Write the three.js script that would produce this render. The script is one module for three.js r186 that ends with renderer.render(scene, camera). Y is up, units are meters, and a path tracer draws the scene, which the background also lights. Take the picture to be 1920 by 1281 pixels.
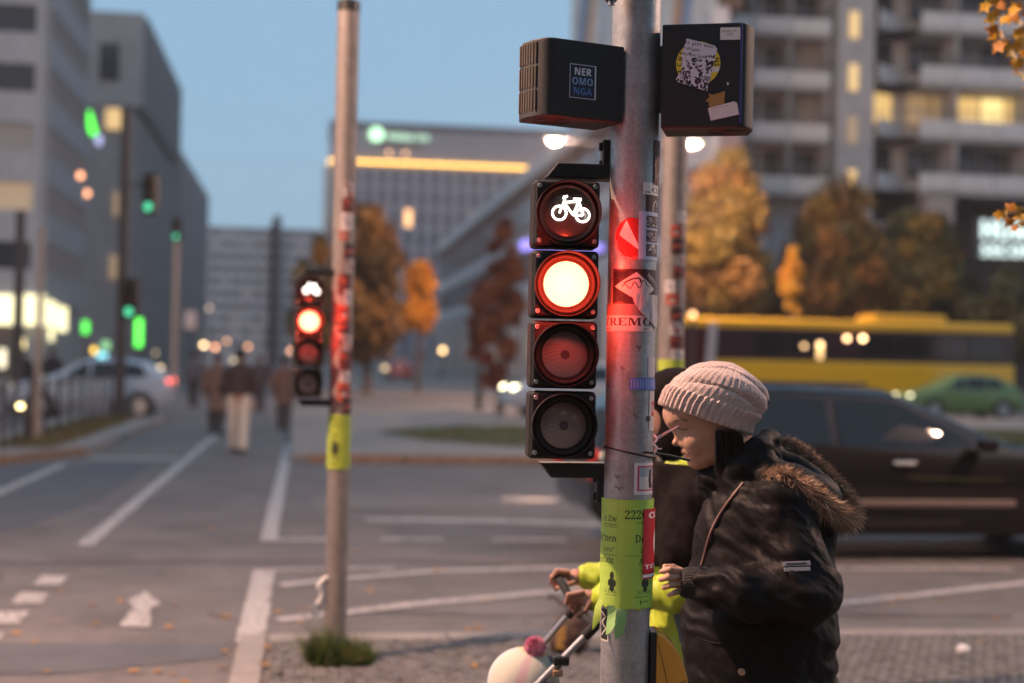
import * as THREE from 'three';
import { mergeGeometries } from 'three/addons/utils/BufferGeometryUtils.js';
import { RoundedBoxGeometry } from 'three/addons/geometries/RoundedBoxGeometry.js';
import { ImprovedNoise } from 'three/addons/math/ImprovedNoise.js';
import { FontLoader } from 'three/addons/loaders/FontLoader.js';
import { TextGeometry } from 'three/addons/geometries/TextGeometry.js';

// ---------------------------------------------------------------- camera, sky, sun, exposure
const scene = new THREE.Scene();
const YAW = -8.2 * Math.PI / 180, PITCH = 0.0148, ROLL = 0.0201, FOCAL = 2667, EYE = 1.6;
const camera = new THREE.PerspectiveCamera(2 * Math.atan(640.5 / FOCAL) * 180 / Math.PI, 1024 / 683, 0.1, 3000);
camera.filmGauge = 36;
camera.position.set(0, EYE, 0);
camera.rotation.order = 'YXZ';
camera.rotation.set(PITCH, YAW, ROLL);
camera.focus = 3.52;
camera.userData.fStop = 1.65;
camera.updateMatrixWorld(true);
scene.add(camera);

const renderer = new THREE.WebGLRenderer({ antialias: true });
renderer.toneMapping = THREE.LinearToneMapping;
renderer.toneMappingExposure = 1.0;
renderer.shadowMap.enabled = true;
renderer.shadowMap.type = THREE.PCFSoftShadowMap;

scene.fog = new THREE.FogExp2(new THREE.Color(0.95, 0.9, 0.9), 0.0005);                 // thin evening haze over the crossing

const GLOW = new THREE.Vector3(-0.55, 0.16, 0.82).normalize();       // where the sun went down, behind the photographer
{
  const W = 512, H = 256, data = new Float32Array(W * H * 4), gl = new THREE.Vector2(GLOW.x, GLOW.z).normalize();
  for (let j = 0; j < H; j++) for (let i = 0; i < W; i++) {
    const a = ((i + 0.5) / W - 0.5) * 2 * Math.PI, el = ((j + 0.5) / H - 0.5) * Math.PI;
    const e = Math.max(0, el) / (Math.PI / 2), c = 0.5 + 0.5 * (Math.cos(a) * gl.x + Math.sin(a) * gl.y);
    const low = Math.exp(-e * 8), west = Math.pow(c, 3) * Math.exp(-e * 3.2);
    const k = (j * W + i) * 4;
    data[k] = 0.265 + 0.15 * low + 0.8 * west;
    data[k + 1] = 0.48 + 0.1 * low + 0.5 * west;
    data[k + 2] = 0.715 - 0.02 * low + 0.3 * west;
    data[k + 3] = 1;
  }
  const t = new THREE.DataTexture(data, W, H, THREE.RGBAFormat, THREE.FloatType);
  t.mapping = THREE.EquirectangularReflectionMapping; t.magFilter = t.minFilter = THREE.LinearFilter; t.needsUpdate = true;
  scene.background = t; scene.environment = t; scene.environmentIntensity = 1;
}
const sun = new THREE.DirectionalLight(new THREE.Color(1, 0.72, 0.5), 0.5);
sun.position.copy(GLOW).multiplyScalar(120); sun.target.position.set(3, 0, -12); sun.castShadow = true; sun.shadow.radius = 34;
sun.shadow.mapSize.set(2048, 2048); Object.assign(sun.shadow.camera, { left: -60, right: 60, top: 60, bottom: -60, near: 1, far: 400 });
scene.add(sun, sun.target);

// ---------------------------------------------------------------- helpers
const V = (x, y, z) => new THREE.Vector3(x, y, z);
let seed = 7; const rnd = () => { seed = (seed * 1664525 + 1013904223) >>> 0; return seed / 4294967296; };
const rr = (a, b) => a + (b - a) * rnd();
const noise = new ImprovedNoise();
const fbm = (x, y, z, o = 4) => { let s = 0, a = 0.5; for (let i = 0; i < o; i++) { s += a * noise.noise(x, y, z); x *= 2.03; y *= 2.03; z *= 2.03; a *= 0.5; } return s; };
function at(px, py, d) {                                             // a place seen at a pixel of the photograph, d metres away
  return V((px - 960) / FOCAL * d, -(py - 640.5) / FOCAL * d, -d).applyMatrix4(camera.matrixWorld);
}
function onGround(px, py, h = 0) { const r = at(px, py, 1).sub(camera.position), t = (h - EYE) / r.y; return camera.position.clone().addScaledVector(r, t); }
const RIGHT = V(Math.cos(YAW), 0, -Math.sin(YAW)), BACK = V(Math.sin(YAW), 0, Math.cos(YAW));

const used = {};
function numbered(n) { used[n] = (used[n] ?? -1) + 1; return used[n] ? n + '_' + String(used[n]).padStart(3, '0') : n; }
function tag(o, label, category, group, kind) { if (label) o.userData.label = label; if (category) o.userData.category = category; if (group) o.userData.group = group; if (kind) o.userData.kind = kind; return o; }
function thing(name, label, category, p = [0, 0, 0], turn = 0, group) {
  const o = new THREE.Group(); o.name = numbered(name); o.position.set(...(p.isVector3 ? p.toArray() : p)); o.rotation.y = turn; scene.add(o); o.updateMatrixWorld(true); return tag(o, label, category, group);
}
function norm(g) { g = g.index ? g.toNonIndexed() : g.clone(); for (const k of Object.keys(g.attributes)) if (!['position', 'normal', 'uv', 'color'].includes(k)) g.deleteAttribute(k); return g; }
function merge(list) {
  if (!Array.isArray(list)) return list; if (list.length === 1) return list[0];
  const l = list.map(norm), col = l.some((g) => g.attributes.color);
  for (const g of l) { if (!g.attributes.uv) g.setAttribute('uv', new THREE.BufferAttribute(new Float32Array(g.attributes.position.count * 2), 2)); if (!col) g.deleteAttribute('color'); }
  return mergeGeometries(l, false);
}
function muv(g) {                                                    // uv in metres from the face's main direction
  g = norm(g); const p = g.attributes.position, n = g.attributes.normal, uv = new Float32Array(p.count * 2);
  for (let i = 0; i < p.count; i++) {
    const ax = Math.abs(n.getX(i)), ay = Math.abs(n.getY(i)), az = Math.abs(n.getZ(i));
    const [u, v] = ay > ax && ay > az ? [p.getX(i), p.getZ(i)] : ax > az ? [p.getZ(i), p.getY(i)] : [p.getX(i), p.getY(i)];
    uv[2 * i] = u; uv[2 * i + 1] = v;
  }
  g.setAttribute('uv', new THREE.BufferAttribute(uv, 2)); return g;
}
function mesh(name, geo, m, parent) {
  const o = new THREE.Mesh(merge(geo), m); o.name = parent ? name : numbered(name); o.castShadow = o.receiveShadow = true; (parent ?? scene).add(o); return o;
}
const struct = (name, geo, m) => tag(mesh(name, geo, m), null, null, null, 'structure');
function xf(g, x = 0, y = 0, z = 0, rx = 0, ry = 0, rz = 0) { g = g.clone(); if (rx) g.rotateX(rx); if (ry) g.rotateY(ry); if (rz) g.rotateZ(rz); g.translate(x, y, z); return g; }
const box = (w, h, d, x = 0, y = 0, z = 0) => new THREE.BoxGeometry(w, h, d).translate(x, y, z);
const rbox = (w, h, d, r, x = 0, y = 0, z = 0) => new RoundedBoxGeometry(w, h, d, 3, Math.min(r, w / 2.01, h / 2.01, d / 2.01)).translate(x, y, z);
const cyl = (r0, r1, h, x = 0, y = 0, z = 0, n = 24) => new THREE.CylinderGeometry(r1, r0, h, n).translate(x, y + h / 2, z);
function rod(a, b, r, r2 = r, n = 10) { const d = b.clone().sub(a), g = new THREE.CylinderGeometry(r2, r, d.length(), n); g.applyQuaternion(new THREE.Quaternion().setFromUnitVectors(V(0, 1, 0), d.clone().normalize())); const c = a.clone().add(b).multiplyScalar(0.5); return g.translate(c.x, c.y, c.z); }
const tube = (pts, r, n = 24, k = 8) => new THREE.TubeGeometry(new THREE.CatmullRomCurve3(pts), n, r, k);
function extrude(pts, depth, bevel = 0, seg = 2) { return new THREE.ExtrudeGeometry(new THREE.Shape(pts.map(([x, y]) => new THREE.Vector2(x, y))), { depth, bevelEnabled: bevel > 0, bevelSize: bevel, bevelThickness: bevel, bevelSegments: seg, curveSegments: 12 }); }
function sheet(pts, y) {                                             // a flat sheet on the ground from [x, z] corners, uv in metres
  const s = new THREE.ShapeGeometry(new THREE.Shape(pts.map(([x, z]) => new THREE.Vector2(x, -z)))); s.rotateX(-Math.PI / 2); s.translate(0, y, 0); return muv(s);
}
function slab(pts, y0, y1, bevel = 0.012) { const g = extrude(pts.map(([x, z]) => [x, -z]), y1 - y0 - bevel, 0); g.rotateX(-Math.PI / 2); g.translate(0, y0, 0); g.scale(1, 1, 1); return muv(g); }
function colored(g, c) { g = norm(g); const n = g.attributes.position.count, a = new Float32Array(n * 3); for (let i = 0; i < n; i++) a.set(c, i * 3); g.setAttribute('color', new THREE.BufferAttribute(a, 3)); return g; }

// tileable value noise for textures
function grid(n, s) { const r = new Float32Array(n * n); let q = s * 7919 + 13; for (let i = 0; i < n * n; i++) { q = (q * 1664525 + 1013904223) >>> 0; r[i] = q / 4294967296; } return r; }
function vnoise(g, n, u, v) { u *= n; v *= n; const x = Math.floor(u), y = Math.floor(v); let a = u - x, b = v - y; a = a * a * (3 - 2 * a); b = b * b * (3 - 2 * b); const w = (i) => ((i % n) + n) % n, G = (i, j) => g[w(j) * n + w(i)]; return (G(x, y) * (1 - a) + G(x + 1, y) * a) * (1 - b) + (G(x, y + 1) * (1 - a) + G(x + 1, y + 1) * a) * b; }
function tex(size, fn, metres = 1, srgb = false) {
  const d = new Uint8Array(size * size * 4);
  for (let j = 0; j < size; j++) for (let i = 0; i < size; i++) { const c = fn(i / size, j / size), k = (j * size + i) * 4; for (let q = 0; q < 3; q++) d[k + q] = Math.max(0, Math.min(255, (Array.isArray(c) ? c[q] : c) * 255)); d[k + 3] = 255; }
  const t = new THREE.DataTexture(d, size, size); t.wrapS = t.wrapT = THREE.RepeatWrapping; t.magFilter = THREE.LinearFilter; t.minFilter = THREE.LinearMipmapLinearFilter; t.generateMipmaps = true; t.repeat.set(1 / metres, 1 / metres); if (srgb) t.colorSpace = THREE.SRGBColorSpace; t.needsUpdate = true; return t;
}
const N8 = grid(8, 1), N16 = grid(16, 2), N64 = grid(64, 3), N256 = grid(256, 4), N32 = grid(32, 9);
const mott = (u, v) => 0.35 * vnoise(N8, 8, u, v) + 0.3 * vnoise(N16, 16, u, v) + 0.2 * vnoise(N64, 64, u, v) + 0.15 * vnoise(N256, 256, u, v);
const grain = (u, v) => 0.6 * vnoise(N256, 256, u, v) + 0.4 * vnoise(N64, 64, u, v);
const lin = (c) => c <= 0.0031308 ? c * 12.92 : 1.055 * Math.pow(c, 1 / 2.4) - 0.055;
const mottled = (size, c, amp, metres, f = mott) => tex(size, (u, v) => { const k = 1 + amp * (f(u, v) - 0.5) * 2; return c.map((x) => lin(Math.max(0, x * k))); }, metres, true);
function canvas(w, h, draw) { const c = document.createElement('canvas'); c.width = w; c.height = h; const x = c.getContext('2d'); draw(x, w, h); const t = new THREE.CanvasTexture(c); t.colorSpace = THREE.SRGBColorSpace; return t; }
function M(c, rough = 0.7, o = {}) { const phys = o.clearcoat || o.transmission || o.sheen || o.physical || o.specularIntensity !== undefined; delete o.physical; const m = new (phys ? THREE.MeshPhysicalMaterial : THREE.MeshStandardMaterial)({ roughness: rough, ...o }); if (c) m.color.setRGB(...c); return m; }
const glow = (c, k = 1) => { const m = new THREE.MeshStandardMaterial({ roughness: 0.6 }); m.color.setRGB(0.3, 0.3, 0.3); m.emissive.setRGB(...c); m.emissiveIntensity = k; return m; };
function pointLight(parent, p, c, i, r = 3) { const l = new THREE.PointLight(new THREE.Color(...c), i); l.position.copy(p); l.castShadow = true; l.shadow.radius = r; l.name = 'light'; parent.add(l); return l; }

// naive surface nets: a mesh of f = 0 between lo and hi with cells of c metres
function iso(f, lo, hi, c, color) {
  const nx = Math.ceil((hi.x - lo.x) / c) + 1, ny = Math.ceil((hi.y - lo.y) / c) + 1, nz = Math.ceil((hi.z - lo.z) / c) + 1, val = new Float32Array(nx * ny * nz);
  for (let k = 0, q = 0; k < nz; k++) for (let j = 0; j < ny; j++) for (let i = 0; i < nx; i++) val[q++] = f(lo.x + i * c, lo.y + j * c, lo.z + k * c);
  const idx = new Int32Array(nx * ny * nz).fill(-1), P = [], I = [], X = 1, Y = nx, Z = nx * ny, off = [0, X, Y, X + Y, Z, X + Z, Y + Z, X + Y + Z], ed = [[0, 1], [0, 2], [0, 4], [1, 3], [1, 5], [2, 3], [2, 6], [3, 7], [4, 5], [4, 6], [5, 7], [6, 7]];
  for (let k = 0; k < nz - 1; k++) for (let j = 0; j < ny - 1; j++) for (let i = 0; i < nx - 1; i++) {
    const b = i + j * Y + k * Z; let n = 0, x = 0, y = 0, z = 0;
    for (const [a, e] of ed) { const va = val[b + off[a]], ve = val[b + off[e]]; if ((va < 0) === (ve < 0)) continue; const t = va / (va - ve); n++; x += (a & 1) + t * ((e & 1) - (a & 1)); y += (a >> 1 & 1) + t * ((e >> 1 & 1) - (a >> 1 & 1)); z += (a >> 2) + t * ((e >> 2) - (a >> 2)); }
    if (n) { idx[b] = P.length / 3; P.push(lo.x + (i + x / n) * c, lo.y + (j + y / n) * c, lo.z + (k + z / n) * c); }
  }
  const quad = (a, b, d, e, flip) => { if (a < 0 || b < 0 || d < 0 || e < 0) return; flip ? I.push(a, d, b, b, d, e) : I.push(a, b, d, b, e, d); };
  for (let k = 1; k < nz - 1; k++) for (let j = 1; j < ny - 1; j++) for (let i = 1; i < nx - 1; i++) {
    const b = i + j * Y + k * Z, s = val[b] < 0;
    if (s !== (val[b + X] < 0)) quad(idx[b - Y - Z], idx[b - Z], idx[b - Y], idx[b], !s);
    if (s !== (val[b + Y] < 0)) quad(idx[b - X - Z], idx[b - X], idx[b - Z], idx[b], !s);
    if (s !== (val[b + Z] < 0)) quad(idx[b - X - Y], idx[b - Y], idx[b - X], idx[b], !s);
  }
  const n = P.length / 3, N = new Float32Array(P.length), e = c * 0.7, uv = new Float32Array(n * 2);
  for (let i = 0; i < n; i++) {
    const [x, y, z] = [P[3 * i], P[3 * i + 1], P[3 * i + 2]]; let a = f(x + e, y, z) - f(x - e, y, z), b = f(x, y + e, z) - f(x, y - e, z), d = f(x, y, z + e) - f(x, y, z - e); const l = Math.hypot(a, b, d) || 1;
    N[3 * i] = a / l; N[3 * i + 1] = b / l; N[3 * i + 2] = d / l; uv[2 * i] = x + z * 0.8; uv[2 * i + 1] = y;
  }
  const g = new THREE.BufferGeometry(); g.setAttribute('position', new THREE.BufferAttribute(new Float32Array(P), 3)); g.setAttribute('normal', new THREE.BufferAttribute(N, 3)); g.setAttribute('uv', new THREE.BufferAttribute(uv, 2)); g.setIndex(I);
  if (color) { const C = new Float32Array(P.length); for (let i = 0; i < n; i++) C.set(color(P[3 * i], P[3 * i + 1], P[3 * i + 2]), 3 * i); g.setAttribute('color', new THREE.BufferAttribute(C, 3)); }
  return g;
}
const smin = (a, b, k) => { const h = Math.max(k - Math.abs(a - b), 0) / k; return Math.min(a, b) - h * h * k * 0.25; };
const smax = (a, b, k) => -smin(-a, -b, k);
function cap(a, b, ra, rb = ra) { const dx = b.x - a.x, dy = b.y - a.y, dz = b.z - a.z, l2 = dx * dx + dy * dy + dz * dz || 1e-9; return (x, y, z) => { const px = x - a.x, py = y - a.y, pz = z - a.z, t = Math.max(0, Math.min(1, (px * dx + py * dy + pz * dz) / l2)); return Math.hypot(px - dx * t, py - dy * t, pz - dz * t) - (ra + (rb - ra) * t); }; }
function ell(c, r) { const m = Math.min(r.x, r.y, r.z); return (x, y, z) => { const a = (x - c.x) / r.x, b = (y - c.y) / r.y, d = (z - c.z) / r.z, k = Math.hypot(a, b, d); return k < 1e-4 ? -m : (k - 1) * k / Math.hypot(a / r.x, b / r.y, d / r.z); }; }
function union(list, k) { return (x, y, z) => { let d = list[0](x, y, z); for (let i = 1; i < list.length; i++) d = smin(d, list[i](x, y, z), k); return d; }; }

// ---------------------------------------------------------------- shared materials
const asphaltTex = mottled(1024, [0.112, 0.102, 0.1], 0.5, 4.7), asphaltBump = tex(512, (u, v) => grain(u, v), 0.5);
const MT = {
  asphalt: M(null, 0.82, { map: asphaltTex, bumpMap: asphaltBump, bumpScale: 0.004 }),
  asphaltNew: M(null, 0.8, { map: mottled(512, [0.075, 0.078, 0.088], 0.3, 2.3), bumpMap: asphaltBump, bumpScale: 0.004 }),
  paving: M(null, 0.85, { map: mottled(512, [0.24, 0.2, 0.175], 0.25, 2.7), bumpMap: asphaltBump, bumpScale: 0.003 }),
  kerb: M(null, 0.8, { map: mottled(512, [0.2, 0.185, 0.175], 0.3, 1.3), bumpMap: asphaltBump, bumpScale: 0.002 }),
  paint: M(null, 0.7, { map: tex(512, (u, v) => { const w = mott(u, v), s = vnoise(N64, 64, u + 0.3, v), k = s > 0.64 && w > 0.47 ? 0.24 : 0.56 + 0.4 * (w - 0.5); return [lin(k * 0.62), lin(k * 0.58), lin(k * 0.56)]; }, 1.7, true) }),
  sand: M(null, 0.95, { map: mottled(256, [0.1, 0.09, 0.08], 0.3, 1) }),
  steel: M(null, 0.72, { metalness: 0.65, map: tex(512, (u, v) => { const w = 0.39 + 0.1 * (vnoise(N64, 64, u, v) - 0.5) + 0.1 * (vnoise(N16, 16, u, v) - 0.5) + 0.05 * (vnoise(N256, 256, u, v) - 0.5); return [lin(w), lin(w * 0.97), lin(w * 0.955)]; }, 0.35, true), roughnessMap: tex(256, (u, v) => { const w = 0.62 + 0.5 * (mott(u, v) - 0.5); return [w, w, w]; }, 0.3), bumpMap: tex(256, (u, v) => grain(u, v), 0.2), bumpScale: 0.0002 }),
  dark: M([0.018, 0.017, 0.017], 0.45), black: M([0.012, 0.012, 0.013], 0.5), rubber: M([0.012, 0.012, 0.012], 0.85),
  chrome: M([0.55, 0.54, 0.53], 0.25, { metalness: 1 }), alu: M([0.42, 0.42, 0.43], 0.4, { metalness: 0.8 }),
  mastDark: M([0.05, 0.036, 0.034], 0.6), mastWarm: M([0.28, 0.22, 0.18], 0.55),
};
MT.steelDull = MT.steel.clone(); MT.steelDull.color.setRGB(0.55, 0.5, 0.47); MT.steelDull.metalness = 0.4; MT.steelDull.roughness = 0.95;
const plastic = tex(256, (u, v) => grain(u, v), 0.06);
MT.housing = M([0.017, 0.014, 0.013], 0.5, { specularIntensity: 0.5, bumpMap: plastic, bumpScale: 0.0004 });
const M_hotel = M([0.11, 0.1, 0.125], 0.3), M_shop = M([0.3, 0.26, 0.22], 0.5), litHotel = glow([1.0, 0.5, 0.17], 2.2);
const M_litSlat = M([0.13, 0.085, 0.055], 0.55);  // warm lamp light on the black grille, put into the slat colour

// ---------------------------------------------------------------- ground
struct('ground', sheet([[-900, 60], [900, 60], [900, -1400], [-900, -1400]], 0), MT.asphalt);
// near pavement: kerb stones at the edge, small set stones behind
struct('pavement', slab([[-0.18, -7.93], [14, -7.93], [14, 5], [-0.18, 5]], 0, 0.05), MT.sand);
{
  const kerb = thing('kerb', null, null); kerb.userData.kind = 'structure';
  const stone = [0, 1, 2].map((i) => muv(rbox(0.985, 0.14, 0.15, 0.012)));
  for (let i = 0; i < 14; i++) { const o = mesh('kerb_stone', stone[i % 3], MT.kerb, kerb); o.position.set(0.32 + i, -0.012 + rr(-0.002, 0.002), -8.01); }
  const edge = muv(rbox(0.15, 0.14, 0.985, 0.012));
  for (let i = 0; i < 4; i++) { const o = mesh('kerb_stone', edge, MT.kerb, kerb); o.position.set(-0.26, -0.012 + rr(-0.002, 0.002), -7.58 + i); }
  const n = [], W = 90, H = 24, g = rbox(0.056, 0.05, 0.056, 0.012), s = new THREE.InstancedMesh(g, M(null, 0.8, { map: mottled(256, [0.115, 0.11, 0.108], 0.35, 0.5) }), W * H), m = new THREE.Matrix4(), q = new THREE.Quaternion(), c = new THREE.Color();
  let k = 0;
  for (let j = 0; j < H; j++) for (let i = 0; i < W; i++) { q.setFromEuler(new THREE.Euler(rr(-0.04, 0.04), rr(-0.12, 0.12), rr(-0.04, 0.04))); m.compose(V(-0.12 + i * 0.0635 + (j % 2) * 0.03 + rr(-0.004, 0.004), 0.033 + rr(-0.004, 0.005), -7.89 + j * 0.0635 + rr(-0.004, 0.004)), q, V(1, 1, 1)); s.setMatrixAt(k, m); const t = rr(0.6, 1.15); s.setColorAt(k++, c.setRGB(t, t * rr(0.95, 1.02), t * rr(0.92, 1.04))); }
  s.name = 'set_stones'; s.userData.kind = 'stuff'; s.userData.label = 'small grey set stones of the near pavement'; s.castShadow = s.receiveShadow = true; scene.add(s);
}
// asphalt patches: newer bluish asphalt towards the left road, and the gutter apron by the camera
struct('asphalt_patch', sheet([[-6, -15.5], [-2.6, -13.2], [-2.2, -15.9], [-2.2, -21.6], [-6, -20.6]], 0.004), MT.asphaltNew);
struct('asphalt_patch', sheet([[-4, -8.25], [-0.4, -8.1], [-0.42, -7.7], [-1.2, -7.35], [-4, -7.4]], 0.004), MT.asphaltNew);
struct('asphalt_patch', sheet([[0.1, -15.2], [9, -15.4], [9, -17.1], [0.1, -16.8]], 0.004), M(null, 0.8, { map: mottled(512, [0.14, 0.125, 0.12], 0.25, 2.1), bumpMap: asphaltBump, bumpScale: 0.004 }));

// painted markings
const quadXZ = (x0, x1, z0, z1) => [[x0, z0], [x1, z0], [x1, z1], [x0, z1]];
const strip = (pts, w) => { const L = [], Rr = []; pts.forEach(([x, z], i) => { const a = pts[Math.max(0, i - 1)], b = pts[Math.min(pts.length - 1, i + 1)]; let dx = b[0] - a[0], dz = b[1] - a[1]; const l = Math.hypot(dx, dz); dx /= l; dz /= l; L.push([x - dz * w / 2, z + dx * w / 2]); Rr.push([x + dz * w / 2, z - dx * w / 2]); }); return [...L, ...Rr.reverse()]; };
const rough = (pts) => { const q = []; pts.forEach(([x, z], i) => { const [a, b] = pts[(i + 1) % pts.length], l = Math.hypot(a - x, b - z), n = Math.min(80, Math.max(1, Math.round(l / 0.09))); for (let k = 0; k < n; k++) q.push([x + (a - x) * k / n + rr(-0.009, 0.009), z + (b - z) * k / n + rr(-0.009, 0.009)]); }); return q; };
const mark = (pts, n = 'road_marking') => struct(n, sheet(rough(pts), 0.008), MT.paint);
mark(quadXZ(-0.36, -0.2, -8.1, -10.86)); mark(quadXZ(-0.37, -0.22, -12.75, -27));
mark(quadXZ(-1.87, -1.72, -12.25, -44));
for (const [a, b] of [[-8.05, -8.42], [-8.72, -9.12], [-9.42, -9.84], [-10.16, -10.6]]) mark([[-1.83, a], [-1.64, a], [-1.66, b], [-1.85, b]]);
mark([[224, 1178], [280, 1178], [283, 1142], [303, 1134], [271, 1112], [238, 1128], [250, 1138]].map(([x, y]) => { const p = onGround(x, y); return [p.x, p.z]; }).reverse(), 'arrow_marking');
mark(quadXZ(-0.37, 0.3, -12.56, -12.74)); mark(quadXZ(0.68, 1.24, -12.6, -12.76)); mark(quadXZ(1.68, 2.36, -12.6, -12.76));
mark(strip([[0.62, -14.25], [2.0, -14.15], [3.2, -13.8]], 0.26));
mark(quadXZ(-3.25, -1.95, -22.3, -22.75)); mark(quadXZ(-3.5, -3.36, -16, -21.2));
mark(strip([[-0.16, -10.12], [0.45, -10.5], [0.94, -10.76], [2.13, -10.97], [5.7, -10.85]], 0.14)); mark(strip([[-0.18, -10.85], [0.7, -10.93]], 0.1));
mark(strip([[-0.14, -8.78], [0.7, -9.3], [1.79, -9.84], [2.3, -10.02]], 0.14)); mark(strip([[2.9, -8.95], [3.56, -9.25], [5.42, -10.14], [6.2, -10.45]], 0.14));

const tar = M([0.028, 0.026, 0.026], 0.6); for (const [pts, w] of [[[[-4, -11.4], [-2.2, -11.2], [-0.6, -11.35], [1.4, -11.25], [4.5, -11.4]], 0.035], [[[0.2, -9.1], [1.2, -8.9], [2.6, -8.95], [5, -8.7]], 0.025], [[[-3.2, -8.8], [-2.4, -9.3], [-2.1, -10.4], [-2.3, -11.2]], 0.02], [[[0.4, -15.3], [3, -15.6], [9, -15.4]], 0.05], [[[0.6, -19], [5, -18.8], [12, -19.2]], 0.05]]) { const q = []; for (let i = 0; i < pts.length - 1; i++) for (let k = 0; k < 6; k++) { const t = k / 6; q.push([pts[i][0] + (pts[i + 1][0] - pts[i][0]) * t + rr(-0.02, 0.02), pts[i][1] + (pts[i + 1][1] - pts[i][1]) * t + rr(-0.02, 0.02)]); } struct('tar_seam', sheet(strip(q, w), 0.006), tar); }
for (const [x, z, r] of [[2.6, -16.4, 0.35]]) struct('manhole_cover', muv(new THREE.CylinderGeometry(r, r, 0.012, 28).translate(x, 0.002, z)), M([0.06, 0.055, 0.052], 0.5, { metalness: 0.5 }));

// far traffic island with grass, the crossing roads behind it
struct('island_pavement', slab([[-0.2, -22.45], [0.3, -22.2], [34, -22.2], [34, -43], [-0.6, -43], [-0.3, -30]], 0, 0.12), MT.paving);
struct('far_pavement', slab([[-0.4, -62], [80, -62], [80, -240], [-0.4, -240]], 0, 0.12), MT.paving);
struct('left_pavement', slab([[-60, -60], [-9.5, -60], [-9.5, -330], [-60, -330]], 0, 0.12), MT.paving);
struct('island_pavement', slab([[-5.6, -21.0], [-4.3, -21.1], [-3.5, -23], [-3.55, -34.6], [-4.4, -35.4], [-5.6, -35.4]], 0, 0.13), MT.paving);
{
  const far = thing('kerb', null, null); far.userData.kind = 'structure'; const k1 = muv(rbox(1.48, 0.26, 0.16, 0.02));
  const kb = M(null, 0.8, { map: mottled(256, [0.21, 0.13, 0.085], 0.35, 1.1) });
  for (let i = 0; i < 20; i++) { const o = mesh('kerb_stone', k1, kb, far); o.position.set(0.8 + i * 1.5, 0.01, -22.12); }
  for (const [x, z, a] of [[-5.0, -20.98, 0.05], [-4.0, -21.75, 1.2], [-3.75, -22.5, 1.25]]) { const o = mesh('kerb_stone', k1, kb, far); o.position.set(x, 0.012, z); o.rotation.y = a; }
  for (let i = 0; i < 8; i++) { const o = mesh('kerb_stone', k1, MT.kerb, far); o.position.set(-3.44, 0.012, -23.9 - i * 1.5); o.rotation.y = Math.PI / 2; }
}
// grass: blades over a soil sheet
const soil = M(null, 0.95, { map: mottled(256, [0.07, 0.065, 0.02], 0.4, 0.9) });
function bladeGeo() { const g = new THREE.BufferGeometry(); g.setAttribute('position', new THREE.BufferAttribute(new Float32Array([-0.5, 0, 0, 0.5, 0, 0, 0.32, 0.5, 0.1, -0.32, 0.5, 0.1, 0.05, 1, 0.38]), 3)); g.setIndex([0, 1, 2, 0, 2, 3, 3, 2, 4]); g.computeVertexNormals(); return g; }
function grass(name, label, spots, col, h, w) {
  const s = new THREE.InstancedMesh(bladeGeo(), M([1, 1, 1], 0.8, { side: THREE.DoubleSide }), spots.length), m = new THREE.Matrix4(), q = new THREE.Quaternion(), c = new THREE.Color();
  spots.forEach(([x, y, z, k = 1, lean = 0.3], i) => { q.setFromEuler(new THREE.Euler(rr(-lean, lean), rr(0, 6.28), rr(-lean, lean), 'YXZ')); const t = rr(0.7, 1.3) * k; m.compose(V(x, y, z), q, V(w * rr(0.7, 1.3), h * t, h * t)); s.setMatrixAt(i, m); const b = rr(0.6, 1.3), y2 = rr(0.8, 1.35); s.setColorAt(i, rnd() < 0.08 ? c.setRGB(0.2 * b, 0.14 * b, 0.06 * b) : c.setRGB(col[0] * b * y2, col[1] * b, col[2] * b)); });
  s.name = numbered(name); s.castShadow = s.receiveShadow = true; s.userData = { kind: 'stuff', label }; scene.add(s); return s;
}
const bed = [[1.5, -29.6], [2.2, -26.6], [3.6, -25], [6, -24.4], [12, -24], [22, -24], [22, -34], [6, -33.5], [3, -31.5]];
struct('lawn_soil', sheet(bed, 0.128), soil);
{ const inside = (x, z) => { let r = false; for (let i = 0, j = bed.length - 1; i < bed.length; j = i++) { const [a, b] = bed[i], [c, d] = bed[j]; if ((b > z) !== (d > z) && x < (c - a) * (z - b) / (d - b) + a) r = !r; } return r; }; const sp = []; while (sp.length < 16000) { const x = rr(1.5, 22), z = rr(-34, -24); if (inside(x, z)) sp.push([x, 0.125, z]); } grass('lawn_grass', 'low green lawn on the far traffic island', sp, [0.085, 0.105, 0.018], 0.09, 0.02); }
{ const sp = []; for (let i = 0; i < 3500; i++) sp.push([rr(-4.9, -3.85), 0.128, rr(-34.5, -22.8)]); grass('verge_grass', 'thin strip of dry grass along the left railing', sp, [0.1, 0.085, 0.02], 0.09, 0.02); }
{ const c = onGround(627, 1243, 0.05), sp = []; for (let i = 0; i < 1800; i++) { const a = rr(0, 6.28), r = 0.115 * Math.pow(rnd(), 0.7) + 0.03; sp.push([c.x + r * Math.cos(a) * 1.15 + 0.03, 0.045, c.z + 0.02 + r * Math.sin(a) * 0.8, (1.2 - r * 4.5 + (Math.cos(a) < -0.4 ? 0.45 : 0)) * rr(0.5, 1.15), 0.6]); } grass('weed_tuft', 'tuft of green grass round the foot of the left pole', sp, [0.055, 0.1, 0.012], 0.16, 0.008); }
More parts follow.
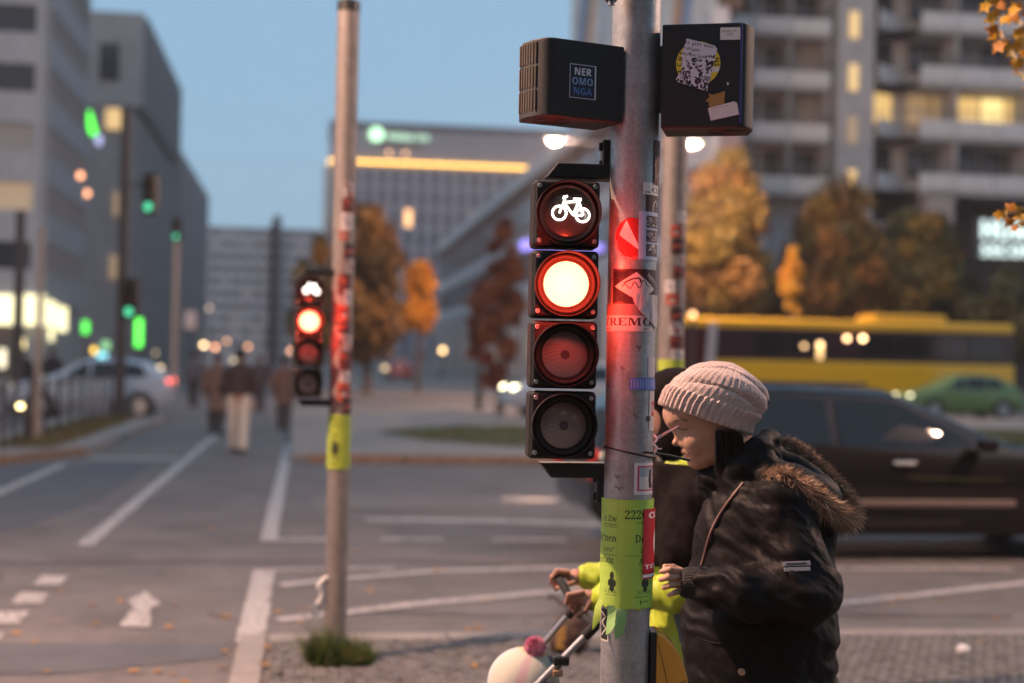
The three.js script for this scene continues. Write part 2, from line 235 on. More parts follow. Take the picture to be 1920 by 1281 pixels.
{ // fallen leaves
  const g = new THREE.CircleGeometry(0.03, 6), n = 260, s = new THREE.InstancedMesh(g, M([1, 1, 1], 0.8, { side: THREE.DoubleSide }), n), m = new THREE.Matrix4(), q = new THREE.Quaternion(), c = new THREE.Color();
  for (let i = 0; i < n; i++) { const near = i < 120, x = near ? rr(-2, 5.5) : rr(-3, 14), z = near ? rr(-9.5, -6.7) : rr(-24, -9), y = z > -7.93 && x > -0.18 ? 0.064 : 0.014; q.setFromEuler(new THREE.Euler(-Math.PI / 2 + rr(-0.25, 0.25), rr(-0.25, 0.25), rr(0, 6))); m.compose(V(x, y, z), q, V(rr(0.6, 1.3), rr(0.5, 1), 1)); s.setMatrixAt(i, m); const b = rr(0.5, 1.2); s.setColorAt(i, c.setRGB(0.32 * b, 0.16 * b, 0.035 * b)); }
  s.name = 'fallen_leaves'; s.userData = { kind: 'stuff', label: 'scattered yellow and brown leaves lying on the road and pavement' }; scene.add(s);
}

// ---------------------------------------------------------------- buildings
const wallMaps = {}, wallBase = mottled(512, [0.8, 0.8, 0.8], 0.2, 5); const wallTex = (c, m = 5) => M(c.map((v) => v / 0.8), 0.85, { map: wallMaps[m] ??= (() => { const t = wallBase.clone(); t.repeat.set(1 / m, 1 / m); return t; })() });
const glassDark = M([0.03, 0.036, 0.047], 0.12, { specularIntensity: 0.6 }), glassBlue = M([0.075, 0.095, 0.125], 0.15), frameM = M([0.16, 0.16, 0.17], 0.6), curtain = M([0.3, 0.27, 0.25], 0.6), blind = M([0.16, 0.17, 0.19], 0.5), anyGlass = (f, c) => [glassDark, glassDark, blind, glassDark, curtain, glassBlue, glassDark, glassDark, glassBlue, glassDark, glassDark][(f * 13 + c * 7 + (f * c) % 5) % 11];
const litWarm = glow([1.0, 0.62, 0.18], 0.85), litBright = glow([1.0, 0.72, 0.25], 1.4), litDim = glow([0.8, 0.45, 0.12], 0.32), shopLit = glow([1.0, 0.9, 0.5], 2.0);
const paneGeos = {}; const paneGeo = (w, h, d = 0.08) => paneGeos[[w, h, d]] ??= box(w, h, d);
// a wall in the xy plane of a group: panes set back, spandrel bands and piers standing proud of them
function windowWall(g, { x0, x1, y0, floors, pitch, band, cols, wall, glass, pier = 0.35, out = 0.25, lit = () => null, name = 'window', z = 0, turn = 0, ox = 0, oz = 0 }) {
  const W = x1 - x0, put = (o, x, y, d) => { o.position.set(ox + Math.cos(turn) * x + Math.sin(turn) * d, y, oz - Math.sin(turn) * x + Math.cos(turn) * d); o.rotation.y = turn; return o; };
  const bandG = muv(box(W, band, out + 0.1)), pw = W / cols, winH = pitch - band, pierG = muv(box(pier, winH - 0.004, out - 0.03));
  for (let f = 0; f < floors; f++) {
    const yb = y0 + f * pitch;
    put(mesh('spandrel', bandG, wall, g), (x0 + x1) / 2, yb + band / 2, z + out / 2 - 0.05);
    for (let c = 0; c < cols; c++) { put(mesh(name, paneGeo(+(pw - pier + 0.05).toFixed(3), +(winH - 0.01).toFixed(3)), lit(f, c) ?? (typeof glass === 'function' ? glass(f, c) : glass), g), x0 + (c + 0.5) * pw, yb + band + winH / 2, z); }
    for (let c = 0; c <= cols; c++) put(mesh('pier', pierG, wall, g), x0 + c * pw + (c === 0 ? pier / 2 : c === cols ? -pier / 2 : 0), yb + band + winH / 2, z + (out - 0.03) / 2);
  }
}
{ // left office block: front towards us at z = -86, long side along the avenue
  const g = thing('office_building', 'grey office block with ribbon windows rising at the left edge', 'building', [-15.5, 0, -86]);
  const w = wallTex([0.34, 0.34, 0.36]), side = w;
  mesh('core', muv(box(26, 36, 14.6, -13.2, 18, -7.6)), side, g);
  windowWall(g, { x0: -25, x1: 0, y0: 4.6, floors: 9, pitch: 3.45, band: 1.85, cols: 7, wall: w, glass: anyGlass, pier: 0.5, z: 0.02, lit: (f, c) => f === 1 && (c === 5) ? litWarm : f === 1 && c === 6 ? litDim : null });
  windowWall(g, { x0: 0, x1: 14.8, y0: 4.6, floors: 9, pitch: 3.45, band: 1.75, cols: 12, wall: side, glass: anyGlass, pier: 0.18, z: 0.02, turn: Math.PI / 2 });
  const sh = mesh('shop_front', muv(box(24, 4.3, 0.3, -13, 2.2, 0.1)), M([0.12, 0.09, 0.07], 0.6), g);
  for (const [px, py, ww, hh] of [[5, 580, 1.5, 1.7], [52, 580, 1.55, 1.75]]) { const p = g.worldToLocal(at(px, py, 81.5)); mesh('lit_panel', box(ww, hh, 0.12, p.x, p.y, 0.42), shopLit, g); }
  for (const [zz, y, ww, hh] of [[2.0, 3.95, 2.2, 1.5], [5.8, 3.75, 3.0, 1.5]]) mesh('lit_panel', box(0.12, hh, ww, 0.36, y, -zz), shopLit, g);
  mesh('lit_panel', box(0.12, 0.7, 0.9, 0.36, 2.7, -2.0), shopLit, g);
  for (const [px, py] of [[160, 345], [180, 368]]) { const p = g.worldToLocal(at(px, py, 99)); mesh('wall_lamp', new THREE.SphereGeometry(0.22, 12, 8).translate(0.35, p.y, px === 160 ? -11.4 : -14.4), glow([1, 0.42, 0.2], 4), g); }
}
{ // green neon and violet tip on the corner of the office block
  const g = thing('neon_sign', 'slanting green neon sign with pale violet tip high on the left office block', 'sign', at(172, 240, 101));
  mesh('letter_strip', xf(rbox(0.5, 1.75, 0.3, 0.1), -0.1, 0.35, 0, 0, 0, 0.32), glow([0.07, 1.0, 0.03], 2.4), g); mesh('tip', rbox(0.42, 0.7, 0.3, 0.1, 0.5, -0.85, 0), glow([0.5, 0.52, 0.9], 1.3), g);
  mesh('bracket', box(1.6, 0.1, 0.1, -0.8, 0, -0.2), MT.dark, g);
}
{ // stepped concrete block further up the left side
  const g = thing('concrete_building', 'tall windowless grey concrete block with a cantilevered top on the left', 'building', [-15.5, 0, -134]);
  const w = wallTex([0.29, 0.285, 0.29], 9), w2 = wallTex([0.25, 0.245, 0.25], 9);
  mesh('core', muv(box(22, 24.5, 36, -11.8, 12.25, -18.2)), w2, g); mesh('upper_block', muv(box(24, 8.6, 37, -12, 28.75, -18.5)), w, g); mesh('roof_parapet', muv(box(14, 0.7, 22, -14, 33.36, -12)), w2, g);
  for (let i = 0; i < 12; i++) mesh('rib', muv(box(0.5, 8.0, 0.7, 0.22, 28.7, -1.5 - i * 3)), w2, g);
  for (let i = 0; i < 14; i++) mesh('fin', muv(box(0.6, 23, 0.5, -0.6, 12.2, -1 - i * 2.5)), w, g);
  mesh('lit_window', box(1.55, 1.85, 0.2, -2.4, 23.2, 0.06), litWarm, g); mesh('lit_window', box(0.9, 2.2, 0.2, -1.9, 15.4, 0.06), litDim, g); mesh('lit_window', box(0.9, 2.2, 0.2, -2.1, 9.6, 0.06), litDim, g);
  mesh('window', box(1.7, 3.4, 0.2, -3, 28.4, 0.06), glassDark, g);
}
{
  const g = thing('slab_building', 'lower grey concrete block with closely set fins beyond the cantilevered one', 'building', [-15.4, 0, -171]);
  const w = wallTex([0.33, 0.315, 0.315], 7); mesh('core', muv(box(14, 26, 48, -7.2, 13, -24)), w, g);
  for (let f = 0; f < 7; f++) mesh('floor_band', muv(box(0.3, 1.5, 47.6, 0, 3.2 + f * 3.4, -24)), w, g);
  for (let i = 0; i < 20; i++) mesh('fin', muv(box(0.5, 25.4, 0.4, 0.1, 13, -1 - i * 2.4)), w, g);
}
{ // distant slab of flats closing the street
  const g = thing('apartment_building', 'pale distant slab of flats closing the end of the avenue', 'building', [-10, 0, -320]);
  const w = wallTex([0.46, 0.43, 0.46], 11); mesh('core', muv(box(40, 30.4, 12, 0, 15.2, -6.1)), w, g);
  windowWall(g, { x0: -14, x1: 14, y0: 2.5, floors: 10, pitch: 2.75, band: 1.35, cols: 12, wall: w, glass: anyGlass, pier: 0.6, out: 0.3, lit: (f, c) => (f === 2 && c === 9) ? litWarm : null });
  mesh('stair_tower', muv(box(1.8, 33, 2, 2.9, 16.5, 0.9)), wallTex([0.09, 0.075, 0.085], 5), g);
}
{ // hotel with a lit yellow cornice
  const g = thing('hotel_building', 'wide grey hotel tower with a glowing yellow line below its roof', 'building', [3.4, 0, -257]);
  const w = wallTex([0.3, 0.28, 0.31], 9), w2 = wallTex([0.36, 0.335, 0.37], 9);
  mesh('core', muv(box(50, 43.4, 16, 25, 21.7, -8.3)), w, g); mesh('roof_parapet', muv(box(50.4, 1.1, 16.6, 25, 43.95, -8.3)), wallTex([0.12, 0.11, 0.125], 9), g);
  mesh('corner_column', muv(box(1.2, 36.5, 1.2, -0.5, 18.25, -0.8)), wallTex([0.5, 0.47, 0.44], 6), g);
  windowWall(g, { x0: 1, x1: 49, y0: 3, floors: 9, pitch: 3.7, band: 0.55, cols: 20, wall: w2, glass: (f, c) => (f * 7 + c * 5) % 5 === 0 ? glassBlue : M_hotel, pier: 1.1, out: 0.4, lit: (f, c) => (f === 6 && (c === 5)) || (f === 6 && c === 11) || (f === 7 && c === 15) ? litHotel : f === 6 && c === 10 ? litDim : null });
  mesh('light_line', box(48.5, 0.42, 0.3, 24.6, 37.2, 0.42), glow([1.0, 0.53, 0.07], 4.2), g); mesh('light_line', box(0.3, 0.42, 5, -0.1, 37.3, -2), glow([1.0, 0.53, 0.12], 4.2), g);
  for (const x of [10.5, 13.5]) mesh('wall_lamp', box(0.5, 0.5, 0.2, x, 39, 0.2), glow([1, 0.5, 0.2], 4), g);
}
{ // low long wing along the right side of the avenue and the tall pale panel wall over it
  const g = thing('long_building', 'long low building with a pale cornice running along the right side of the avenue', 'building', [21, 0, -72]);
  const w = wallTex([0.3, 0.22, 0.22], 7), pale = wallTex([0.6, 0.56, 0.56], 6), brown = wallTex([0.14, 0.075, 0.05], 4);
  mesh('core', muv(box(1.3, 19.2, 158, 0.75, 9.6, -79.2)), w, g); mesh('cornice', muv(box(0.9, 1.3, 158.3, 0.1, 19.8, -79.15)), pale, g); mesh('cornice_base', muv(box(0.5, 0.9, 158.1, 0, 18.65, -79.1)), brown, g);
  for (const [y, h] of [[13.2, 1.5], [8.6, 1.3]]) mesh('floor_band', muv(box(0.5, h, 157.6, 0, y, -79)), pale, g);
  for (let f = 0; f < 2; f++) for (let i = 0; i < 30; i++) mesh('window', paneGeo(0.1, 2.6, 3.6), (i * 7 + f) % 5 ? glassDark : glassBlue, g).position.set(0.06, 10.8 + f * 4.9 + (f ? 0.5 : 0), -4 - i * 5.2);
  for (let i = 0; i < 26; i++) mesh('column', muv(box(0.5, 7.6, 0.7, -0.7, 4, -6 - i * 6)), pale, g);
  for (let i = 0; i < 24; i++) mesh('shop_window', paneGeo(0.1, 3.2, 4.2), i % 4 === 1 ? litDim : i % 3 ? glassDark : M_shop, g).position.set(0.04, 3.2, -9 - i * 6);
}
{ // printed panel wall
  const g = thing('panel_wall', 'tall pale panel wall with faded blue and orange stripes above the cornice', 'wall', [20.95, 20.47, -72]);
  const t = canvas(512, 256, (x, W, H) => { x.fillStyle = '#d8cdc6'; x.fillRect(0, 0, W, H); x.lineWidth = 1; for (const [c, a, b, w] of [['#6f87a6', 0.02, 0.3, 40], ['#d08a4a', 0.1, 0.38, 22], ['#8ea3ba', 0.55, 0.45, 26], ['#c78d5f', 0.8, 0.95, 30], ['#7d93ad', 0.84, 1.02, 24], ['#a9b3c0', 0.3, 0.34, 18]]) { x.strokeStyle = c; x.lineWidth = w; x.beginPath(); x.moveTo(a * W, H); x.lineTo(b * W, 0); x.stroke(); } for (let i = 0; i < 500; i++) { x.fillStyle = `rgba(${rnd() > 0.5 ? '255,250,240' : '60,60,70'},0.05)`; x.fillRect(rnd() * W, rnd() * H, 30 * rnd(), 30 * rnd()); } });
  const faceM = M(null, 0.8, { map: t });
  for (let i = 0; i < 6; i++) { const pg = new THREE.PlaneGeometry(7.1, 22); const uv = pg.attributes.uv; for (let k = 0; k < 4; k++) uv.setX(k, 1 - (i + (1 - uv.getX(k))) / 6); const p = mesh('panel', merge([pg.rotateY(-Math.PI / 2).translate(0, 11, -3.6 - i * 7.15)]), faceM, g); }
  mesh('backing', muv(box(1.3, 22.2, 43, 0.72, 11.1, -21.6)), wallTex([0.13, 0.08, 0.06], 4), g);
}
{ // slab tower with balconies on the right
  const g = thing('balcony_tower', 'grey concrete tower with stacked balcony bands and a plain stair shaft on the right', 'building', [23, 0, -80]);
  const conc = wallTex([0.38, 0.365, 0.37], 4), para = wallTex([0.52, 0.5, 0.5], 3), deep = conc, shaft = wallTex([0.36, 0.345, 0.35], 5);
  // left wing x 0..7.6, shaft 7.6..10, right wing 10..24
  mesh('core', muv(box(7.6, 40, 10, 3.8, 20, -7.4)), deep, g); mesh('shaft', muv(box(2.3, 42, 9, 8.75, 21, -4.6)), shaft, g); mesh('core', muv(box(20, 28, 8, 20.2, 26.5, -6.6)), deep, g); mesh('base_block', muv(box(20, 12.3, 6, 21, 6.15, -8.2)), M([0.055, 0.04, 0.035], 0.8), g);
  for (let f = 0; f < 8; f++) {
    const y = 12.0 + f * 3.12, y2 = 12.35 + f * 3.2;
    mesh('balcony_slab', muv(box(7.2, 0.22, 2.2, 3.6, y - 0.13, -1.2)), conc, g);
    for (let k = 0; k < 3; k++) mesh('parapet_panel', muv(rbox(2.34, 0.86, 0.12, 0.03, 1.22 + k * 2.4, y + 0.42, -0.12)), para, g);
    mesh('railing', merge([rod(V(0.1, y + 1.45, -0.12), V(7.1, y + 1.45, -0.12), 0.035), rod(V(0.1, y + 1.2, -0.12), V(7.1, y + 1.2, -0.12), 0.02), ...[0.1, 2.4, 4.8, 7.1].map((x) => rod(V(x, y + 0.8, -0.12), V(x, y + 1.45, -0.12), 0.03))]), frameM, g);
    for (let k = 0; k < 4; k++) mesh('window', paneGeo(1.55, 1.8), anyGlass(f, k), g).position.set(0.95 + k * 1.8, y + 1.75, -2.3);
    for (const x of [2.42, 4.82, 7.15]) mesh('divider', muv(box(0.14, 2.88, 1.9, x, y + 1.44, -1.3)), conc, g);
    // right wing: canted bay then the straight front
    mesh('balcony_slab', muv(box(11.6, 0.24, 2.4, 18.4, y2 - 0.14, -1.0)), conc, g);
    for (let k = 0; k < 5; k++) mesh('parapet_panel', muv(rbox(2.28, 0.98, 0.12, 0.03, 13.8 + k * 2.34, y2 + 0.48, 0.25)), para, g);
    const cant = mesh('parapet_panel', muv(rbox(3.5, 0.98, 0.12, 0.03, 0, 0, 0)), para, g); cant.position.set(11.35, y2 + 0.48, -0.98); cant.rotation.y = 0.76;
    mesh('balcony_slab', muv(extrude([[9.9, -2.2], [12.62, 0.2], [12.62, -2.2]], 0.2).rotateX(-Math.PI / 2).scale(1, 1, -1).translate(0, y2 - 0.24, 0)), conc, g);
    mesh('railing', merge([rod(V(12.6, y2 + 1.5, 0.25), V(24.2, y2 + 1.5, 0.25), 0.04), rod(V(12.6, y2 + 1.22, 0.25), V(24.2, y2 + 1.22, 0.25), 0.025), rod(V(10.1, y2 + 1.5, -2.1), V(12.6, y2 + 1.5, 0.25), 0.04), ...[12.7, 15, 17.3, 19.6, 22].map((x) => rod(V(x, y2 + 0.9, 0.25), V(x, y2 + 1.5, 0.25), 0.035))]), frameM, g);
    for (let k = 0; k < 7; k++) mesh('window', paneGeo(1.38, 1.75), f === 1 ? [litDim, litDim, litWarm, litBright, litWarm, litWarm, litWarm][k] : anyGlass(f + 3, k), g).position.set(13.6 + k * 1.6, y2 + 1.95, -2.2);
    const cw = mesh('window', paneGeo(2.1, 1.75), f === 1 ? litWarm : glassDark, g); cw.position.set(11.55, y2 + 1.95, -2.36); cw.rotation.y = 0.5;
    for (const x of [15.02, 19.7, 24.2]) mesh('divider', muv(box(0.16, 2.9, 2.2, x, y2 + 1.46, -1.02)), conc, g);
    mesh('shaft_window', paneGeo(0.55, 1.55), f % 4 === 1 ? litDim : litWarm, g).position.set(8.6, y + 0.6, -0.05);
  }
  mesh('column', muv(box(1.8, 12.2, 1.4, 14.0, 6.1, -0.5)), wallTex([0.3, 0.26, 0.25], 3), g); mesh('column', muv(box(1.6, 12.2, 1.4, 23, 6.1, -0.5)), wallTex([0.3, 0.26, 0.25], 3), g);
  for (let i = 0; i < 6; i++) mesh('ground_panel', muv(box(1.9, 3.2, 0.2, 1.2 + i * 2.05, 9.0, -2.2)), i % 2 ? para : M([0.3, 0.32, 0.36], 0.7), g);
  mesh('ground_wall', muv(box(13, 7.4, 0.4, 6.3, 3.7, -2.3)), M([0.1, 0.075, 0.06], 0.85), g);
}
const font = await new FontLoader().loadAsync('fonts/droid/droid_sans_bold.typeface.json');
const text = (s, size, depth = 0.1) => { const g = new TextGeometry(s, { font, size, depth, curveSegments: 4, bevelEnabled: false }); return g; };
{
  const g = thing('shop_sign', 'white illuminated two line shop sign on the tower at the right edge', 'sign', at(1835, 482, 78), 0); const lit = glow([0.8, 1.0, 0.95], 1.5);
  const a = at(1835, 482, 78), top = at(1835, 412, 78), s = top.y - a.y;
  let x = 0; for (const c of 'HUMANA') { const t = text(c, s * 0.5); t.computeBoundingBox(); mesh('letter', t.translate(x, s * 0.5, 0), lit, g); x += t.boundingBox.max.x - t.boundingBox.min.x + 0.18; }
  x = 0.1; for (const c of 'SECOND HAND') { if (c === ' ') { x += 0.4; continue; } const t = text(c, s * 0.33); t.computeBoundingBox(); mesh('letter', t.translate(x, 0.05, 0), lit, g); x += t.boundingBox.max.x - t.boundingBox.min.x + 0.13; }
  mesh('backing', box(9.4, s * 1.1, 0.2, 4.5, s * 0.5, -0.2), M([0.05, 0.045, 0.045], 0.7), g); mesh('bracket', box(0.3, 0.3, 3.5, 4, s * 0.4, -1.9), MT.dark, g);
}
{
  const p = at(706, 252, 256), g = thing('roof_sign', 'small round green logo and lettering on the hotel roof edge', 'sign', p);
  mesh('logo_disc', new THREE.CylinderGeometry(1.25, 1.25, 0.3, 20).rotateX(Math.PI / 2), glow([0.55, 1.0, 0.6], 2.2), g);
  let x = 1.9; for (const c of 'Holiday Inn') { if (c === ' ') { x += 0.4; continue; } const t = text(c, 1.0); t.computeBoundingBox(); mesh('letter', t.translate(x, -0.75, 0), glow([0.5, 0.85, 0.55], 1.9), g); x += t.boundingBox.max.x - t.boundingBox.min.x + 0.14; }
  mesh('bracket', box(9, 0.3, 0.4, 4, -1.3, -0.5), MT.dark, g);
}
{
  const g = thing('neon_sign', 'violet blue neon roundel behind the near signal head', 'sign', at(985, 460, 92)); const m = glow([0.28, 0.22, 1.0], 1.8);
  mesh('roundel', new THREE.CylinderGeometry(0.36, 0.36, 0.2, 20).rotateX(Math.PI / 2), m, g); mesh('letter_bar', rbox(4.9, 0.5, 0.15, 0.1, 2.7, 0, 0), m, g); mesh('bracket', box(5.6, 0.12, 0.12, 2.6, -0.5, -0.15), MT.dark, g); mesh('wall_arm', box(0.12, 0.12, 10, 5.2, -0.5, -5), MT.dark, g);
}

{ // the street behind the photographer, mirrored in the car and the poles
  const g = thing('office_building', 'plain dark office row across the street behind the viewpoint', 'building', [0, 0, 28], Math.PI), w = wallTex([0.1, 0.085, 0.08], 6);
  mesh('core', muv(box(120, 24, 10, 0, 12, -5.2)), w, g); windowWall(g, { x0: -50, x1: 50, y0: 3, floors: 5, pitch: 3.8, band: 1.6, cols: 18, wall: w, glass: glassDark, pier: 1.2, lit: (f, c) => (f * 7 + c * 5) % 17 === 3 ? litWarm : null });
}

// ---------------------------------------------------------------- signal poles, signal heads, boxes
function shell(r, len, th, n = 40) {                                 // round visor; len(angle) is its reach, angle 0 on top
  const P = [], I = []; for (let i = 0; i <= n; i++) { const a = i / n * 2 * Math.PI, c = Math.sin(a), s = Math.cos(a), L = len(a); for (const [q, z] of [[r, 0], [r, L], [r - th, L], [r - th, 0]]) P.push(q * c, q * s, z); }
  for (let i = 0; i < n; i++) for (let k = 0; k < 4; k++) { const a = i * 4 + k, b = i * 4 + (k + 1) % 4; I.push(a, b, a + 4, b, b + 4, a + 4); }
  const g = new THREE.BufferGeometry(); g.setAttribute('position', new THREE.BufferAttribute(new Float32Array(P), 3)); g.setIndex(I); const h = g.toNonIndexed(); h.computeVertexNormals(); h.setAttribute('uv', new THREE.BufferAttribute(new Float32Array(h.attributes.position.count * 2), 2)); return h;
}
const dome = (r, bulge, n = 32) => { const R = (r * r + bulge * bulge) / (2 * bulge), pts = []; for (let i = 0; i <= 10; i++) { const a = Math.asin(r / R) * i / 10; pts.push(new THREE.Vector2(Math.max(1e-5, R * Math.sin(a)), R * Math.cos(a) - R + bulge)); } return new THREE.LatheGeometry(pts.reverse(), n).rotateX(Math.PI / 2); };
const lensTex = canvas(512, 512, (x) => { x.fillStyle = '#6b5652'; x.fillRect(0, 0, 512, 512); for (let r = 8; r < 256; r += 9) { const n = Math.max(8, Math.round(r * 0.75)); for (let i = 0; i < n; i++) { const a = i / n * 6.2832, w = 0.55 + 0.45 * ((i * 7 + r) % 5) / 5; x.fillStyle = `rgba(${235 * w | 0},${205 * w | 0},${198 * w | 0},0.8)`; x.beginPath(); x.arc(256 + r * Math.cos(a), 256 + r * Math.sin(a), 2.5, 0, 7); x.fill(); } } x.fillStyle = '#4a3538'; x.beginPath(); x.arc(256, 256, 44, 0, 7); x.fill(); });
const lensMat = M(null, 0.25, { map: lensTex, clearcoat: 1, clearcoatRoughness: 0.08, physical: 1 });
const redGlow = glow([1.0, 0.095, 0.05], 13), bikeGlow = glow([1, 0.95, 0.86], 5), lensDark = M([0.035, 0.025, 0.02], 0.3, { clearcoat: 1, clearcoatRoughness: 0.1 });
function bikeSymbol() {
  const g = [], k = 0.001305, t = 0.0025, p = (x, y) => V((x - 1067) * k, (404 - y) * k, 0), tor = (x, y, r) => { const c = p(x, y); g.push(new THREE.TorusGeometry(r * k, t, 8, 28).translate(c.x, c.y, 0)); };
  tor(1048, 406, 13); tor(1092, 409, 12.5); for (const [a, b, c, d] of [[1048, 406, 1058, 381], [1058, 381, 1055, 377], [1055, 376, 1063, 374], [1056, 386, 1084, 383], [1058, 388, 1074, 409], [1074, 409, 1085, 382], [1083, 379, 1089, 381], [1074, 379, 1089, 379], [1085, 385, 1093, 409], [1074, 409, 1092, 410]]) g.push(rod(p(a, b), p(c, d), t)); return merge(g);
}
const bikeGeo = bikeSymbol();
function signalHead(name, label, base, turn, armTo) {
  const g = thing(name, label, 'traffic light', base, turn), W = 0.166, PIT = 0.1724;
  const screw = merge([cyl(0.0052, 0.0052, 0.004, 0, 0, 0, 12).rotateX(Math.PI / 2), new THREE.TorusGeometry(0.0045, 0.0013, 6, 12).translate(0, 0, 0.004)]);
  for (let i = 0; i < 4; i++) {
    const y = PIT * (3.5 - i), c = mesh('chamber', merge([rbox(W, 0.166, 0.085, 0.012, 0, y, -0.045), rbox(W - 0.012, 0.158, 0.016, 0.006, 0, y, 0)]), MT.housing, g);
    for (const sx of [-1, 1]) for (const sy of [-1, 1]) mesh('screw', screw, MT.alu, c).position.set(sx * 0.068, y + sy * 0.067, 0.007);
    mesh('visor', shell(0.079, (a) => 0.016 + 0.034 * Math.pow(0.5 + 0.5 * Math.cos(a - 0.5), 1.2), 0.003).translate(0.001, y, 0.006), MT.housing, c);
    mesh('bezel', xf(new THREE.TorusGeometry(0.069, 0.006, 10, 40), 0.001, y, 0.008), MT.housing, c);
    const lens = dome(0.0655, 0.014).translate(0.001, y, 0.004);
    const uv = lens.attributes.uv, pp = lens.attributes.position; for (let k = 0; k < uv.count; k++) uv.setXY(k, (pp.getX(k) - 0.001) / 0.131 + 0.5, (pp.getY(k) - y) / 0.131 + 0.5);
    const l = mesh('lens', lens, i === 1 ? redGlow : i === 0 ? lensDark : lensMat, c);
    if (i === 1) { l.userData.label = 'lit red lens'; pointLight(g, V(0, y, 0.085), [1, 0.05, 0.02], 0.8, 3); }
    if (i === 0) { const b = mesh('bicycle_symbol', bikeGeo, bikeGlow, c); b.position.set(0.004, y + 0.002, 0.021); b.userData.label = 'white glowing bicycle symbol'; }
  }
  // mounting arms to the pole, above and below
  for (const [y, s] of [[PIT * 4 + 0.012, 1], [-0.014, -1]]) {
    const a = mesh('bracket_arm', extrude([[-0.045, 0], [-0.02, s * 0.03], [armTo - 0.004, s * 0.03], [armTo + 0.004, s * 0.022], [armTo + 0.004, 0]].map((q) => s < 0 ? q : q), 0.05, 0.004).translate(0, y - (s > 0 ? 0.004 : -0.004), -0.075), MT.black, g);
    mesh('clamp', merge([rbox(0.03, 0.092, 0.05, 0.005, armTo - 0.011, y + s * 0.046, -0.05), ...[0.03, 0.075].map((q) => cyl(0.006, 0.006, 0.02, armTo - 0.029, y + s * q - 0.01, -0.04, 10))]), MT.black, g);
  }
  return g;
}
function pole(name, label, px, d, r, h, capTop, metal = MT.steel) {
  const p = at(px, 640, d), base = V(p.x, 0.02, p.z), g = thing(name, label, 'pole', base, Math.atan2(-p.x, -p.z));
  const c = new THREE.CylinderGeometry(r, r, h, 48, 1, true).translate(0, h / 2, 0); const uv = c.attributes.uv; for (let i = 0; i < uv.count; i++) uv.setXY(i, uv.getX(i) * 2 * Math.PI * r, uv.getY(i) * h); mesh('shaft', c, metal, g);
  if (capTop) mesh('cap', merge([cyl(r + 0.003, r + 0.003, 0.05, 0, h - 0.03, 0, 32), cyl(r + 0.003, r * 0.4, 0.015, 0, h + 0.02, 0, 32)]), MT.dark, g);
  mesh('foot_flange', merge([cyl(r + 0.05, r + 0.05, 0.02, 0, 0, 0, 24), cyl(r + 0.012, r + 0.012, 0.05, 0, 0.02, 0, 24)]), MT.steel, g);
  g.userData.r = r; return g;
}
// a sheet glued round a pole: px range in the photograph at height range py, drawn on a canvas
function wrap(g, d, cx, half, [x0, x1, y0, y1], tx, off = 0.0008, name = 'sticker', opt = {}) {
  const r = g.userData.r + off, asin = (v) => Math.asin(Math.max(-1, Math.min(1, v))), a0 = opt.a0 ?? asin((x0 - cx) / half), a1 = opt.a1 ?? asin((x1 - cx) / half), Y = (py) => at(cx, py, d - r).y - g.position.y, h = Y(y0) - Y(y1);
  const c = new THREE.CylinderGeometry(r, r, h, 28, 10, true, a0, a1 - a0).translate(0, (Y(y0) + Y(y1)) / 2, 0);
  if (opt.crumple) { const p = c.attributes.position; for (let i = 0; i < p.count; i++) { const a = Math.atan2(p.getX(i), p.getZ(i)), y = p.getY(i), k = r + opt.crumple * Math.max(0, fbm(a * 4 + 3, y * 26 + a * 3, 1.5, 3) + 0.35); p.setX(i, k * Math.sin(a)); p.setZ(i, k * Math.cos(a)); } c.computeVertexNormals(); }
  const m = M(null, opt.rough ?? 0.5, { map: tx.isTexture ? tx : tx[0], side: THREE.DoubleSide }); if (!tx.isTexture) { m.alphaMap = tx[1]; m.alphaTest = 0.5; m.transparent = false; }
  const o = mesh(name, c, m, g); if (opt.label) o.userData.label = opt.label; return o;
}
const plain = (c, extra) => canvas(128, 128, (x) => { x.fillStyle = c; x.fillRect(0, 0, 128, 128); for (let i = 0; i < 160; i++) { x.fillStyle = `rgba(${rnd() > 0.5 ? '255,255,255' : '30,20,20'},0.09)`; x.fillRect(rnd() * 128, rnd() * 128, 14 * rnd(), 5 * rnd()); } extra?.(x, 128); });
const cut = (w, h, draw, mask) => [canvas(w, h, draw), canvas(w, h, (x) => { x.fillStyle = '#000'; x.fillRect(0, 0, w, h); x.fillStyle = '#fff'; mask(x); })];
const poly = (x, pts) => { x.beginPath(); pts.forEach(([a, b], i) => i ? x.lineTo(a, b) : x.moveTo(a, b)); x.closePath(); x.fill(); };

